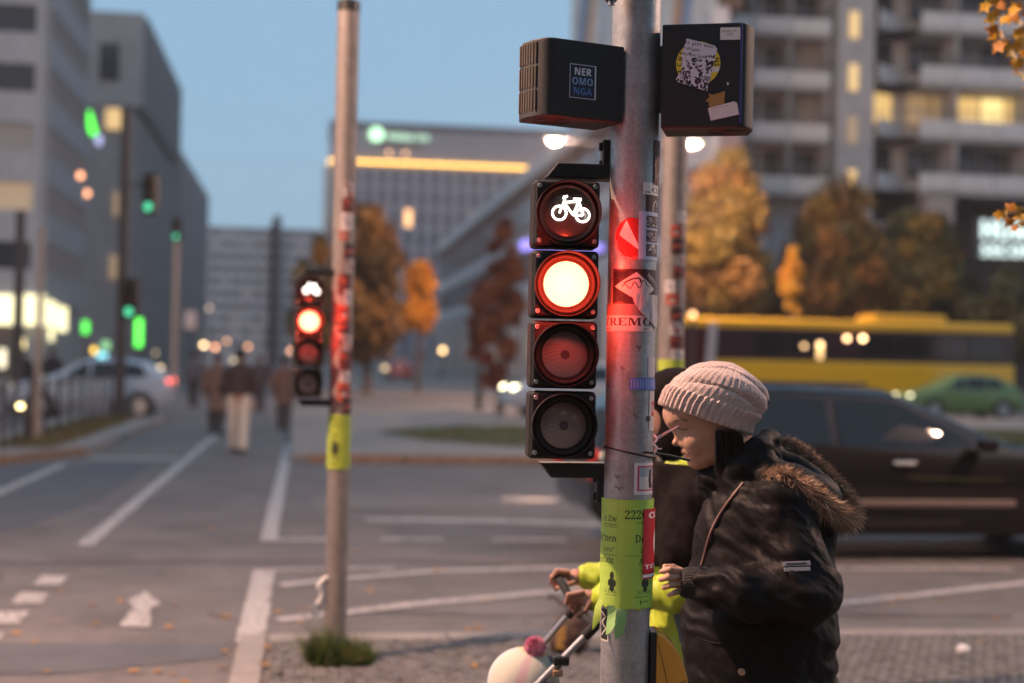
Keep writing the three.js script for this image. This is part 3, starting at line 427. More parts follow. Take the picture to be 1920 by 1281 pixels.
const mess = ['#a39a98', '#5a2623', '#b9aeaa', '#a04838', '#3d2526', '#8c8690'], messT = [0, 1, 2, 3, 4].map((i) => plain(mess[i], (x) => { x.strokeStyle = mess[(i * 2 + 1) % 6]; x.lineWidth = 18; x.beginPath(); x.moveTo(10, 20 + i * 14); x.bezierCurveTo(120, 10, 0, 110, 110, 100 - i * 15); x.stroke(); x.fillStyle = mess[(i + 3) % 6]; x.fillRect(60 - i * 8, 66, 50, 26); }));
const NP = pole('signal_pole', 'near galvanised pole covered in stickers and a green poster', 1182.5, 3.5, 0.0593, 3.6, false);
{
  const cx = 1183, w = (b, t, o = 0.0008, n, opt) => { const my = (b[2] + b[3]) / 2, c = 1183 - (my - 600) * 0.0205; return wrap(NP, 3.5, c, 45.6, b, t, o, n, opt); };
  w([1206, 1236, 340, 363], canvas(128, 96, (x) => { x.fillStyle = '#d8cfc8'; x.fillRect(0, 0, 128, 96); x.fillStyle = '#2a2224'; x.font = 'bold 20px sans-serif'; x.fillText('DIE', 8, 84); x.font = 'bold 58px serif'; x.fillText('€LEKT', 44, 76); }), 0.001, 'sticker', { label: 'white sticker with black lettering' });
  w([1211, 1237, 363, 396], plain('#4a2220', (x) => { x.strokeStyle = '#c9b3aa'; x.lineWidth = 8; x.beginPath(); x.moveTo(50, 120); x.quadraticCurveTo(50, 50, 76, 40); x.quadraticCurveTo(95, 55, 100, 85); x.stroke(); }), 0.0009);
  w([1197, 1234, 395, 486], canvas(128, 320, (x) => { x.fillStyle = '#b9b7cf'; x.fillRect(0, 0, 128, 320); for (let i = 0; i < 3; i++) { x.fillStyle = '#5d4444'; x.fillRect(32, 26 + i * 94, 84, 82); for (let k = 0; k < 26; k++) { x.fillStyle = ['#8d7470', '#2f2224', '#c4b4b0'][k % 3]; x.beginPath(); x.ellipse(38 + rnd() * 66, 34 + i * 94 + rnd() * 60, 4 + 8 * rnd(), 3 + 9 * rnd(), rnd() * 3, 0, 7); x.fill(); } } }), 0.0014, 'sticker', { label: 'pale lilac strip with three small photographs' });
  w([1154, 1216, 407, 488], cut(256, 320, (x) => { x.fillStyle = '#b3221c'; x.fillRect(0, 0, 256, 320); x.fillStyle = '#e6d2cc'; poly(x, [[90, 20], [36, 128], [200, 260]]); x.font = 'bold 24px sans-serif'; const s = 'navigatorberlin.com'; for (let i = 0; i < s.length; i++) { const a = Math.PI * (0.98 - 0.045 * i); x.save(); x.translate(128 + 112 * Math.cos(a) * 1.02, 168 + 138 * Math.sin(a)); x.rotate(a - Math.PI / 2); x.fillText(s[i], -7, 8); x.restore(); } }, (x) => { x.beginPath(); x.ellipse(128, 160, 126, 158, 0, 0, 7); x.fill(); }), 0.0009, 'sticker', { label: 'round red sticker with white wedge' });
  w([1150, 1229, 504, 572], plain('#3d1518', (x) => { x.fillStyle = '#8b7a78'; for (let i = 0; i < 7; i++) poly(x, [[88 + i * 5, 20 + i * 3], [94 + i * 5, 8 + i * 6], [97 + i * 4, 40 + i * 4]]); }), 0.0008, 'sticker', { label: 'dark red rectangular sticker' });
  w([1152, 1226, 508, 566], cut(256, 192, (x) => { x.fillStyle = '#cbb7b3'; x.fillRect(0, 0, 256, 192); x.strokeStyle = '#3b1416'; x.lineWidth = 5; x.beginPath(); x.moveTo(50, 100); x.bezierCurveTo(80, 40, 90, 160, 110, 80); x.bezierCurveTo(130, 30, 140, 170, 160, 60); x.bezierCurveTo(180, 40, 190, 110, 210, 90); x.stroke(); x.lineWidth = 9; x.beginPath(); x.moveTo(60, 78); x.bezierCurveTo(110, 40, 160, 30, 150, 70); x.stroke(); }, (x) => poly(x, [[6, 96], [128, 6], [250, 110], [140, 186]])), 0.0013, 'sticker', { label: 'pale diamond sticker with scrawled tag' });
  w([1137, 1224, 570, 622], canvas(256, 160, (x) => { x.fillStyle = '#a8938d'; x.fillRect(0, 0, 256, 160); x.fillStyle = '#8c6f6a'; x.fillRect(0, 0, 256, 66); x.fillStyle = '#c4b5ae'; x.fillRect(0, 66, 256, 90); x.fillStyle = '#4a1512'; x.font = 'bold 62px serif'; x.fillText('TREMO', 10, 124); x.font = 'bold 12px sans-serif'; x.fillText('BERLIN', 16, 148); x.fillText('2015', 200, 148); }), 0.001, 'sticker', { label: 'pale sticker with heavy dark red lettering' });
  w([1182, 1229, 548, 616], cut(160, 220, (x) => { x.fillStyle = '#c3b3b2'; x.fillRect(0, 0, 160, 220); for (let i = 0; i < 40; i++) { x.strokeStyle = `rgba(90,60,60,${0.25 * rnd()})`; x.beginPath(); x.moveTo(rnd() * 160, rnd() * 220); x.lineTo(rnd() * 160, rnd() * 220); x.stroke(); } }, (x) => poly(x, [[4, 8], [150, 12], [156, 90], [146, 214], [118, 206], [60, 150], [34, 110], [12, 60]])), 0.0022, 'torn_paper', { crumple: 0.006, label: 'torn white paper remnant' });
  w([1180, 1230, 708, 731], plain('#5a6bb0', (x) => { x.fillStyle = 'rgba(200,205,240,0.5)'; for (let i = 0; i < 12; i++) x.fillRect(4 + i * 10, 20, 4, 90); }), 0.0016, 'tape', { crumple: 0.003, label: 'strip of blue tape' });
  w([1214, 1231, 668, 706], plain('#bdaeb2'), 0.001, 'torn_paper'); w([1216, 1227, 733, 808], plain('#c7b6b0', (x) => { x.strokeStyle = '#c23028'; x.lineWidth = 14; x.strokeRect(46, 40, 50, 34); }), 0.001, 'torn_paper'); w([1211, 1218, 780, 790], plain('#3a2422'), 0.001);
  w([1188, 1222, 868, 928], canvas(160, 256, (x) => { x.fillStyle = '#d4cbc8'; x.fillRect(0, 0, 160, 256); x.strokeStyle = '#b8455f'; x.lineWidth = 12; x.strokeRect(24, 30, 132, 190); x.fillStyle = '#9aa0a6'; x.fillRect(30, 36, 120, 178); x.fillStyle = '#c9c0b8'; x.fillRect(30, 110, 120, 104); x.fillStyle = '#2b2426'; poly(x, [[104, 70], [124, 74], [128, 150], [146, 200], [104, 206], [96, 130]]); x.beginPath(); x.arc(113, 66, 12, 0, 7); x.fill(); }), 0.0012, 'sticker', { label: 'white sticker with pink frame round a dark figure' });
  w([1226, 1236, 258, 342], plain('#6b3a30'), 0.002, 'tape', { crumple: 0.004 });
  const scrawl = cut(96, 96, (x) => { x.fillStyle = '#3a2625'; x.fillRect(0, 0, 96, 96); }, (x) => { x.strokeStyle = '#fff'; x.lineWidth = 6; x.beginPath(); x.moveTo(8, 50); x.bezierCurveTo(70, 10, 20, 90, 72, 40); x.lineTo(90, 60); x.moveTo(20, 20); x.lineTo(60, 80); x.stroke(); });
  for (const [x0, x1, y0, y1] of [[1150, 1165, 884, 905], [1148, 1172, 908, 922], [1162, 1172, 680, 702], [1190, 1204, 640, 662], [1186, 1196, 765, 795]]) w([x0, x1, y0, y1], scrawl, 0.0006, 'marker_scrawl');
  // green poster
  const green = canvas(1024, 768, (x, W, H) => {
    x.fillStyle = '#a9c94f'; x.fillRect(0, 0, W, H); for (let i = 0; i < 60; i++) { x.fillStyle = `rgba(${rnd() > 0.5 ? '214,235,120' : '120,160,50'},0.16)`; x.save(); x.translate(rnd() * W, rnd() * H); x.rotate(rr(-0.2, 0.2)); x.fillRect(0, 0, 320 * rnd(), 16 * rnd()); x.restore(); }
    x.fillStyle = '#23281a'; const T = (s, px, py, size, f = 'bold') => { x.font = `${f} ${size}px serif`; x.fillText(s, px, py); };
    const TR = (t, px, py, size, f = 'bold') => { x.textAlign = 'right'; T(t, px, py, size, f); x.textAlign = 'left'; };
    x.fillStyle = 'rgba(90,130,40,0.5)'; x.fillRect(440, 0, 3, H); x.fillStyle = '#23281a';
    for (const ox of [0, 560, -560]) { x.save(); x.beginPath(); x.rect(ox + 292, 0, 148, H); x.clip(); TR('Hotel Zw', ox + 436, 158, 58); TR('im Mittelpunkt', ox + 436, 186, 20, ''); x.fillRect(ox + 300, 196, 136, 3); TR('Lernen', ox + 436, 300, 68); TR('„zwei“', ox + 420, 372, 46, ''); x.fillRect(ox + 300, 394, 136, 3); TR('Platz', ox + 412, 452, 60); TR('E. z. Etage', ox + 452, 662, 36, 'italic'); x.fillRect(ox + 320, 676, 150, 3); for (const [p, q, c, d] of [[0, 0, 21, 29], [-14, 50, 24, 27], [18, 52, 22, 27], [0, 92, 24, 21]]) { x.beginPath(); x.ellipse(ox + 398 + p, 540 + q, c, d, 0, 0, 7); x.fill(); } x.restore(); x.save(); x.beginPath(); x.rect(ox + 443, 0, 408, H); x.clip(); T('222€', ox + 500, 136, 88); T('pro Monat', ox + 600, 168, 20, ''); T('Deutsch', ox + 590, 300, 74); T('bei', ox + 640, 376, 48, ''); x.fillRect(ox + 500, 394, 210, 2); T('Alexander', ox + 628, 458, 64); T('bequem', ox + 650, 512, 24, ''); T('Karl-Lieb', ox + 620, 664, 34, 'italic'); x.fillRect(ox + 590, 684, 160, 3); x.fillRect(ox + 652, 700, 5, 68); x.beginPath(); x.arc(ox + 654, 722, 9, 0, 7); x.fill(); T('Berlin', ox + 672, 728, 26, ''); for (const bx of [ox + 700]) { for (const [p, q, c, d] of [[0, 0, 26, 36], [-18, 50, 30, 34], [22, 52, 28, 34], [0, 92, 30, 26]]) { x.beginPath(); x.ellipse(bx + p, 540 + q, c * 0.8, d * 0.8, 0, 0, 7); x.fill(); } } x.restore(); }
  });
  const Y0 = 937; w([1138, 1222, Y0, 1141], green, 0.0035, 'poster', { a0: -2.4, a1: 2.3, crumple: 0.004, rough: 0.45, label: 'green printed poster wrapped round the pole' });
  w([1207, 1224, 955, 1086], canvas(96, 512, (x) => { x.fillStyle = '#c01f2a'; x.fillRect(0, 0, 96, 512); x.fillStyle = '#eee2de'; x.font = 'bold 64px sans-serif'; x.fillText('OK', 18, 70); x.beginPath(); x.ellipse(96, 250, 42, 110, 0, 0, 7); x.fill(); x.font = 'bold 44px sans-serif'; x.fillText('TON', 6, 440); x.fillRect(0, 480, 96, 22); }), 0.0085, 'sticker', { a0: 0.62, a1: 1.75, label: 'red sticker with white lettering' });
  w([1124, 1138, 1142, 1206], canvas(96, 256, (x) => { x.fillStyle = '#d3cabc'; x.fillRect(0, 0, 96, 256); x.fillStyle = '#1e1a1a'; x.fillRect(10, 12, 76, 232); x.strokeStyle = '#d3cabc'; x.lineWidth = 9; x.beginPath(); x.moveTo(20, 40); x.lineTo(70, 70); x.lineTo(30, 120); x.lineTo(76, 160); x.lineTo(24, 220); x.stroke(); }), 0.001, 'sticker', { a0: -1.45, a1: -0.72, label: 'narrow black and white sticker' });
  // torn ribbons of the poster hanging below it
  const ribM = M([0.28, 0.5, 0.16], 0.45, { side: THREE.DoubleSide }), ribL = M([0.36, 0.52, 0.06], 0.5, { side: THREE.DoubleSide });
  const ribbon = (pts, wd, m) => { const P = [], I = []; pts.forEach(([px, py, dz, tw], i) => { const p = NP.worldToLocal(at(px, py, 3.44 - dz)); const c = Math.cos(tw) * wd / 2, s = Math.sin(tw) * wd / 2, k = i === pts.length - 1 ? 0.55 : 1; P.push(p.x - c * k, p.y, p.z - s * k, p.x + c * k, p.y + (i === pts.length - 1 ? 0.008 : 0), p.z + s * k); if (i) I.push(2 * i - 2, 2 * i - 1, 2 * i, 2 * i - 1, 2 * i + 1, 2 * i); }); const g = new THREE.BufferGeometry(); g.setAttribute('position', new THREE.BufferAttribute(new Float32Array(P), 3)); g.setIndex(I); g.computeVertexNormals(); mesh('poster_ribbon', g, m, NP); };
  ribbon([[1128, 1122, -0.03, 0.3], [1121, 1140, -0.02, 0.6], [1119, 1160, -0.015, 0.2], [1114, 1182, -0.01, -0.3]], 0.019, ribL);
  ribbon([[1150, 1136, 0.005, 0], [1150, 1155, 0.012, 0.4], [1145, 1172, 0.018, 0.8], [1140, 1192, 0.014, 0.9]], 0.03, ribM);
  ribbon([[1170, 1134, 0.006, 0], [1166, 1155, 0.014, -0.5], [1162, 1176, 0.02, -0.7], [1160, 1199, 0.016, -0.5]], 0.034, ribM); ribbon([[1176, 1134, 0.004, 0], [1172, 1155, 0.008, -0.2], [1168, 1190, 0.008, -0.3]], 0.03, ribL);
  ribbon([[1199, 1136, 0.006, 0], [1199, 1143, 0.008, 0], [1200, 1148, 0.006, 0]], 0.008, ribL);
}
signalHead('bicycle_signal', 'near bicycle traffic light with lit red lens and white bicycle symbol', at(1053.5, 864, 3.47), YAW + 0.09, 0.117);
{ // second pole on the left with the same kind of head
  const LP = pole('signal_pole', 'left galvanised pole standing in a grass tuft with a green paper band', 640, 7.3, 0.0565, 3.4, true, MT.steelDull);
  const w = (b, t, o = 0.001, n, opt) => wrap(LP, 7.3, 640.5 - ((b[2] + b[3]) / 2 - 640) * 0.02, 20.6, b, t, o, n, opt);
  const bandTex = canvas(256, 256, (x) => { x.fillStyle = '#96a637'; x.fillRect(0, 0, 256, 256); x.fillStyle = '#2b3018'; for (let i = 0; i < 9; i++) x.fillRect(90 + rnd() * 40, 18 + i * 26, 30 + 50 * rnd(), 7); x.beginPath(); x.ellipse(150, 160, 22, 34, 0, 0, 7); x.fill(); });
  w([612, 656, 778, 880], bandTex, 0.003, 'poster', { a0: -2.5, a1: 1.2, crumple: 0.004, label: 'yellow green paper band' });
  for (let i = 0; i < 15; i++) { const y = 340 + i * 29, a = rr(-0.5, 0.3); w([0, 0, y, y + rr(22, 40)], messT[i % 5], 0.001 + 0.0004 * (i % 3), 'sticker', { a0: a, a1: a + rr(0.8, 1.5) }); }
  const tagG = thing('hanging_tag', 'white string with a metal ring hanging from the left pole', 'string', at(600, 1100, 7.24)); tagG.position.y -= 0.15;
  mesh('string', tube([V(0.04, 0.2, 0), V(-0.005, 0.16, 0.01), V(0.012, 0.11, 0.005), V(-0.01, 0.06, 0)], 0.012), M([0.6, 0.58, 0.55], 0.7), tagG); mesh('ring', xf(new THREE.TorusGeometry(0.025, 0.006, 8, 20), -0.018, 0.03, 0, 0, 0.4), MT.chrome, tagG);
}
signalHead('bicycle_signal', 'left bicycle traffic light further back with lit red lens', at(576, 747, 7.2), 0.13, 0.2).scale.setScalar(0.905);
{ // third pole right behind the near one
  const TP = pole('signal_pole', 'pole covered in graffiti and stickers just behind the near pole', 1259, 6.5, 0.058, 3.1, false, MT.steelDull);
  const w = (b, t, o = 0.001, n, opt) => wrap(TP, 6.5, 1259 - ((b[2] + b[3]) / 2 - 640) * 0.02, 24, b, t, o, n, opt);
  for (let i = 0; i < 11; i++) { const y = 395 + i * 26, a = rr(-0.7, 0.3); w([0, 0, y, y + rr(20, 34)], messT[(i + 2) % 5], 0.001 + 0.0004 * (i % 3), 'sticker', { a0: a, a1: a + rr(0.7, 1.4) }); }
  w([0, 0, 674, 700], plain('#9fb03a'), 0.002, 'poster', { a0: -1.6, a1: 1.6, label: 'green paper band' });
}
// black loudspeaker boxes for the acoustic signal, high on the near pole
function planBox(w, d, rad, h) {                                     // plan outline with one strongly rounded end at -x, front at +z
  const s = new THREE.Shape(); s.moveTo(w, -d); s.lineTo(w, 0); s.lineTo(rad * 0.25, 0); s.bezierCurveTo(rad * 0.02, -0.002, -0.012, -rad * 0.35, -0.012, -rad); s.lineTo(0, -d); s.closePath();
  return new THREE.ExtrudeGeometry(s, { depth: h - 0.008, bevelEnabled: true, bevelSize: 0.004, bevelThickness: 0.004, bevelSegments: 3, curveSegments: 14 }).rotateX(-Math.PI / 2).scale(1, 1, -1);
}
function fixWinding(g) { g = norm(g); const p = g.attributes.position.array; for (let i = 0; i < p.length; i += 9) for (let k = 0; k < 3; k++) { const t = p[i + 3 + k]; p[i + 3 + k] = p[i + 6 + k]; p[i + 6 + k] = t; } g.computeVertexNormals(); return g; }
const boxM = M([0.009, 0.0075, 0.007], 0.6, { bumpMap: plastic, bumpScale: 0.0003 });
function plate(name, g, x, y, z, w, h, t, rot = 0, label) { const m = M(null, 0.5, { map: t.isTexture ? t : t[0] }); if (!t.isTexture) { m.alphaMap = t[1]; m.alphaTest = 0.5; } const o = mesh(name, new THREE.PlaneGeometry(w, h), m, g); o.position.set(x, y, z); o.rotation.z = rot; if (label) o.userData.label = label; return o; }
{
  const a = 0.46, b = at(1021, 213, 3.36), g = thing('loudspeaker_box', 'black loudspeaker box with grille left of the near pole', 'speaker box', b, YAW + a);
  const W = 0.208, H = 0.187, D = 0.125; mesh('casing', fixWinding(planBox(W, D, 0.09, H)), boxM, g);
  for (let r = 0; r < 3; r++) for (let k = 0; k < 7; k++) { const t = k / 6, o = mesh('grille_slat', rbox(0.0042, 0.05, 0.004, 0.001), M_litSlat, g); o.position.set(-0.0165 + 0.006 * Math.pow(1 - t, 2), 0.037 + r * 0.057, 0.0 - 0.03 - t * 0.07); o.rotation.y = -1.4 + 0.5 * (1 - t); }
  for (let i = 0; i < 8; i++) mesh('sound_ring', new THREE.TorusGeometry(0.008 + i * 0.0055, 0.0012, 6, 32).rotateX(Math.PI / 2).translate(0.05, -0.004, -0.06), boxM, g);
  plate('sticker', g, 0.099, 0.085, 0.0052, 0.074, 0.083, canvas(256, 288, (x) => { x.fillStyle = '#1a1c2a'; x.fillRect(0, 0, 256, 288); x.strokeStyle = '#c6c4cc'; x.lineWidth = 6; x.strokeRect(6, 6, 244, 276); x.fillStyle = '#c6c4cc'; x.fillRect(240, 4, 12, 280); x.textAlign = 'center'; x.font = 'bold 84px sans-serif'; x.fillStyle = '#d9d6d8'; x.fillText('NER', 126, 92); x.fillStyle = '#7f9cc0'; x.fillText('OMO', 126, 172); x.fillStyle = '#4e74ae'; x.fillText('NGA', 126, 254); }), 0, 'small sticker with three lines of white and blue capitals');
  mesh('mount', rbox(0.05, 0.15, 0.05, 0.006, W + 0.016, H / 2, -0.06), MT.black, g);
}
{
  const b = at(1397, 236, 3.4), g = thing('loudspeaker_box', 'black loudspeaker box with torn stickers right of the near pole', 'speaker box', b, YAW - 0.2);
  const W = 0.197, H = 0.252, D = 0.125; mesh('casing', fixWinding(planBox(W, D, 0.07, H).scale(-1, 1, 1)).scale(1, 1, 1), boxM, g); g.children[0].geometry = norm(g.children[0].geometry);
  { const gg = fixWinding(g.children[0].geometry); g.children[0].geometry = gg; }
  for (let i = 0; i < 8; i++) mesh('sound_ring', new THREE.TorusGeometry(0.008 + i * 0.0055, 0.0012, 6, 32).rotateX(Math.PI / 2).translate(-0.05, -0.004, -0.06), boxM, g);
  const X = (px) => -(1397 - px) / 149 * W, Y = (py) => (236 - py) / 197 * H, z = 0.0052;
  plate('label', g, X(1368), Y(63), z, 0.048, 0.03, canvas(192, 120, (x) => { x.fillStyle = '#d9d4ca'; x.fillRect(0, 0, 192, 120); x.fillStyle = '#6d6660'; x.font = '30px sans-serif'; x.fillText('KOMBI_IV', 16, 48); x.fillText('230V', 56, 78); }), -0.01, 'white type label');
  plate('sticker', g, X(1311), Y(118), z, 0.108, 0.108, cut(256, 256, (x) => { x.fillStyle = '#d8c22e'; x.fillRect(0, 0, 256, 256); x.fillStyle = '#1d1a14'; x.font = 'bold 40px sans-serif'; const s = 'MEINS? WAS REICHT'; for (let i = 0; i < s.length; i++) { const q = -1.1 + i * 0.3; x.save(); x.translate(128 + 104 * Math.cos(q), 128 + 104 * Math.sin(q)); x.rotate(q + 1.57); x.fillText(s[i], -12, 12); x.restore(); } x.fillStyle = '#d8d4cc'; x.fillRect(196, 150, 60, 28); }, (x) => { x.beginPath(); x.arc(128, 128, 126, 0, 7); x.fill(); }), 0, 'round yellow sticker');
  plate('sticker', g, X(1307), Y(121), z + 0.0008, 0.092, 0.122, cut(256, 340, (x) => { x.fillStyle = '#cfcbd0'; x.fillRect(0, 0, 256, 340); x.fillStyle = '#1c1a20'; x.font = 'bold 27px monospace'; x.fillText('Es gibt kein', 24, 40); x.fillText('ruhiges', 24, 78); x.fillText('Hinterland', 24, 116); for (let i = 0; i < 210; i++) { const y = 130 + rnd() * 200, q = rnd(); x.fillStyle = q < 0.6 ? '#241a22' : q < 0.8 ? '#6e6670' : '#d6d2d6'; x.beginPath(); x.ellipse(rnd() * 250, y - (rnd() < 0.3 ? 40 : 0), 3 + 15 * rnd(), 2 + 8 * rnd(), rnd() * 6, 0, 7); x.fill(); } }, (x) => { poly(x, [[30, 4], [222, 20], [246, 40], [238, 330], [160, 320], [12, 300], [40, 210], [20, 120]]); }), -0.19, 'torn black and white printed sticker');
  plate('sticker', g, X(1343), Y(187), z + 0.0004, 0.05, 0.046, cut(128, 128, (x) => { x.fillStyle = '#a07a3c'; x.fillRect(0, 0, 128, 128); for (let i = 0; i < 120; i++) { x.fillStyle = `rgba(60,40,10,${0.3 * rnd()})`; x.fillRect(rnd() * 128, rnd() * 128, 6, 3); } }, (x) => poly(x, [[20, 20], [50, 30], [124, 6], [118, 120], [30, 124], [24, 80], [4, 70], [30, 44]])), 0, 'torn brown paper remnant');
  plate('label', g, X(1358), Y(208), z + 0.0009, 0.072, 0.037, cut(192, 112, (x) => { x.fillStyle = '#d2ccc9'; x.fillRect(0, 0, 192, 112); x.fillStyle = 'rgba(150,80,80,0.35)'; x.fillRect(20, 24, 110, 5); }, (x) => poly(x, [[2, 14], [172, 4], [190, 20], [188, 106], [6, 108]])), 0.2, 'blank white label');
  plate('label', g, X(1365), Y(157), z, 0.004, 0.007, plain('#cfc6c2'), 0.2);
  mesh('mount', rbox(0.05, 0.16, 0.05, 0.006, -W - 0.012, H / 2, -0.06), MT.black, g);
  mesh('edge_highlight', rbox(0.006, H - 0.012, 0.004, 0.002, -0.012, H / 2, 0.0045), M([0.03, 0.035, 0.14], 0.35), g);  // bluish edge highlight of the casing, painted as a thin strip
}
{ // lower end of another fitting at the top edge, lit red from below
  const g = thing('signal_bracket', 'dark fitting at the top of the near pole at the upper frame edge', 'bracket', at(1148, 4, 3.43), YAW); mesh('arm', rbox(0.03, 0.1, 0.05, 0.008, -0.002, 0.053, 0), MT.black, g); mesh('bolt', cyl(0.008, 0.008, 0.016, -0.002, -0.008, 0, 12), MT.alu, g); mesh('clamp', rbox(0.06, 0.05, 0.04, 0.008, 0.03, 0.09, -0.01), MT.black, g);
}
{ // black cable tie round the pole with a white string
  const g = thing('cable_tie', 'black cable tie round the near pole with its tail pointing right', 'cable tie', at(1180, 846, 3.5), Math.atan2(-NP.position.x, -NP.position.z));
  const pts = []; for (let i = 0; i <= 28; i++) { const a = -3.1 + i / 28 * 6.2; pts.push(V(0.0615 * Math.sin(a), -0.012 * Math.sin(a) * (Math.cos(a) > 0 ? 1 : 0.4), 0.0615 * Math.cos(a))); } mesh('strap', tube(pts, 0.0034, 60, 6), MT.black, g);
  const L = (px, py, dz) => g.worldToLocal(at(px, py, 3.5 - dz)); mesh('tail', tube([L(1208, 848, 0.058), L(1226, 850, 0.05), L(1258, 855, 0.03), L(1294, 864, 0.01)], 0.0032, 20, 6), MT.black, g);
  const s = thing('white_string', 'thin white string knotted on the cable tie of the near pole', 'string', at(1229, 838, 3.45), YAW), S = (px, py, dz) => s.worldToLocal(at(px, py, 3.45 - dz)), wm = M([0.7, 0.66, 0.64], 0.6);
  mesh('strand', tube([S(1229, 822, 0), S(1246, 812, 0.006), S(1273, 798, 0.012)], 0.0013, 16, 6), wm, s); mesh('strand', tube([S(1229, 826, 0.002), S(1248, 814, 0.008), S(1270, 801, 0.016)], 0.0011, 16, 6), wm, s); mesh('knot', merge([tube([S(1226, 816, 0), S(1232, 824, 0.006), S(1226, 832, 0.004), S(1231, 840, 0.004), S(1226, 852, 0)], 0.0028, 24, 6), tube([S(1230, 838, 0.004), S(1236, 842, 0.004), S(1241, 841, 0.004)], 0.0016, 10, 6)]), wm, s);
}
{ // yellow push-button unit low on the right of the near pole
  const g = thing('push_button_unit', 'yellow domed push button unit low on the right of the near pole', 'push button', at(1213, 1400, 3.5), YAW), k = 3.5 / 2667, H = 215 * k;
  const sh = new THREE.Shape(); sh.moveTo(0, 0); sh.lineTo(0, H); sh.bezierCurveTo(0.03, H - 0.012, 0.068, H - 0.07, 0.07, H - 0.13); sh.bezierCurveTo(0.072, 0.1, 0.06, 0.03, 0.02, 0.002); sh.closePath();
  const yel = M(null, 0.38, { map: mottled(128, [0.62, 0.27, 0.025], 0.12, 0.2), clearcoat: 0.4, physical: 1 });
  const face = mesh('cover', new THREE.ExtrudeGeometry(sh, { depth: 0.075, bevelEnabled: true, bevelSize: 0.006, bevelThickness: 0.01, bevelSegments: 4, curveSegments: 20 }).translate(0.019, 0, -0.0375), yel, g);
  mesh('back_plate', rbox(0.018, H + 0.012, 0.085, 0.005, 0.008, H / 2, 0), MT.black, g);
  const seam = []; for (let i = 0; i <= 16; i++) { const t = i / 16; seam.push(V(0.018 + 0.036 * Math.sin(t * 1.5), H * (0.93 - 0.72 * t), 0.0486)); } mesh('seam', tube(seam, 0.0008, 30, 5), MT.dark, g); mesh('seam', tube([V(0.056, H * 0.56, 0.0486), V(0.086, H * 0.62, 0.0482)], 0.0008, 4, 5), MT.dark, g);
}

// ---------------------------------------------------------------- people
const weave = tex(256, (u, v) => 0.5 + 0.25 * Math.sin(u * 128 * 6.2832) * Math.sin(v * 128 * 6.2832) + 0.25 * (grain(u, v) - 0.5), 0.12);
const skinM = M([1, 1, 1], 0.48, { vertexColors: true, physical: 1, sheen: 0.15, bumpMap: tex(256, (u, v) => grain(u, v), 0.05), bumpScale: 0.0004 });
const skinTone = [0.47, 0.262, 0.18];
const hairM = M([0.012, 0.008, 0.007], 0.9, { specularIntensity: 0.15 });
function strands(list, m, name, parent) {                            // list of [root, direction, length, width, colour]
  const P = [], N = [], C = []; const u = V(), w = V(), a = V(), b = V();
  for (const [p, d, len, wd, c] of list) {
    u.set(rr(-1, 1), rr(-1, 1), rr(-1, 1)).cross(d).normalize(); w.copy(d).cross(u); const bend = V(0, -0.22 * len, 0);
    const q = [0, 0.4, 0.75, 1].map((t) => p.clone().addScaledVector(d, len * t).addScaledVector(bend, t * t)), ww = [1, 0.8, 0.5, 0].map((t) => t * wd / 2);
    for (let i = 0; i < 3; i++) { const v = [[q[i], -ww[i]], [q[i], ww[i]], [q[i + 1], ww[i + 1]], [q[i], -ww[i]], [q[i + 1], ww[i + 1]], [q[i + 1], -ww[i + 1]]]; if (i === 2) v.length = 3; for (const [s, o] of v) { P.push(s.x + u.x * o, s.y + u.y * o, s.z + u.z * o); N.push(-w.x, -w.y, -w.z); C.push(c[0], c[1], c[2]); } }
  }
  const g = new THREE.BufferGeometry(); g.setAttribute('position', new THREE.BufferAttribute(new Float32Array(P), 3)); g.setAttribute('normal', new THREE.BufferAttribute(new Float32Array(N), 3)); g.setAttribute('color', new THREE.BufferAttribute(new Float32Array(C), 3)); g.setAttribute('uv', new THREE.BufferAttribute(new Float32Array(P.length / 3 * 2), 2));
  return mesh(name, g, m, parent);
}
const furM = M([1, 1, 1], 0.7, { vertexColors: true, side: THREE.DoubleSide });
function march(f, from, dir, max = 1.2) { let t = 0; const p = from.clone(); for (let i = 0; i < 200; i++) { p.copy(from).addScaledVector(dir, t); const d = f(p.x, p.y, p.z); if (d < 0.0006) break; t += Math.max(d * 0.7, 0.0005); if (t > max) break; } return p; }
const grad = (f, p, e = 0.003) => V(f(p.x + e, p.y, p.z) - f(p.x - e, p.y, p.z), f(p.x, p.y + e, p.z) - f(p.x, p.y - e, p.z), f(p.x, p.y, p.z + e) - f(p.x, p.y, p.z - e)).normalize();
function fingers(list) { return list.map(([a, b, c, r]) => union([cap(a, b, r, r * 0.95), cap(b, c, r * 0.95, r * 0.8)], 0.003)); }

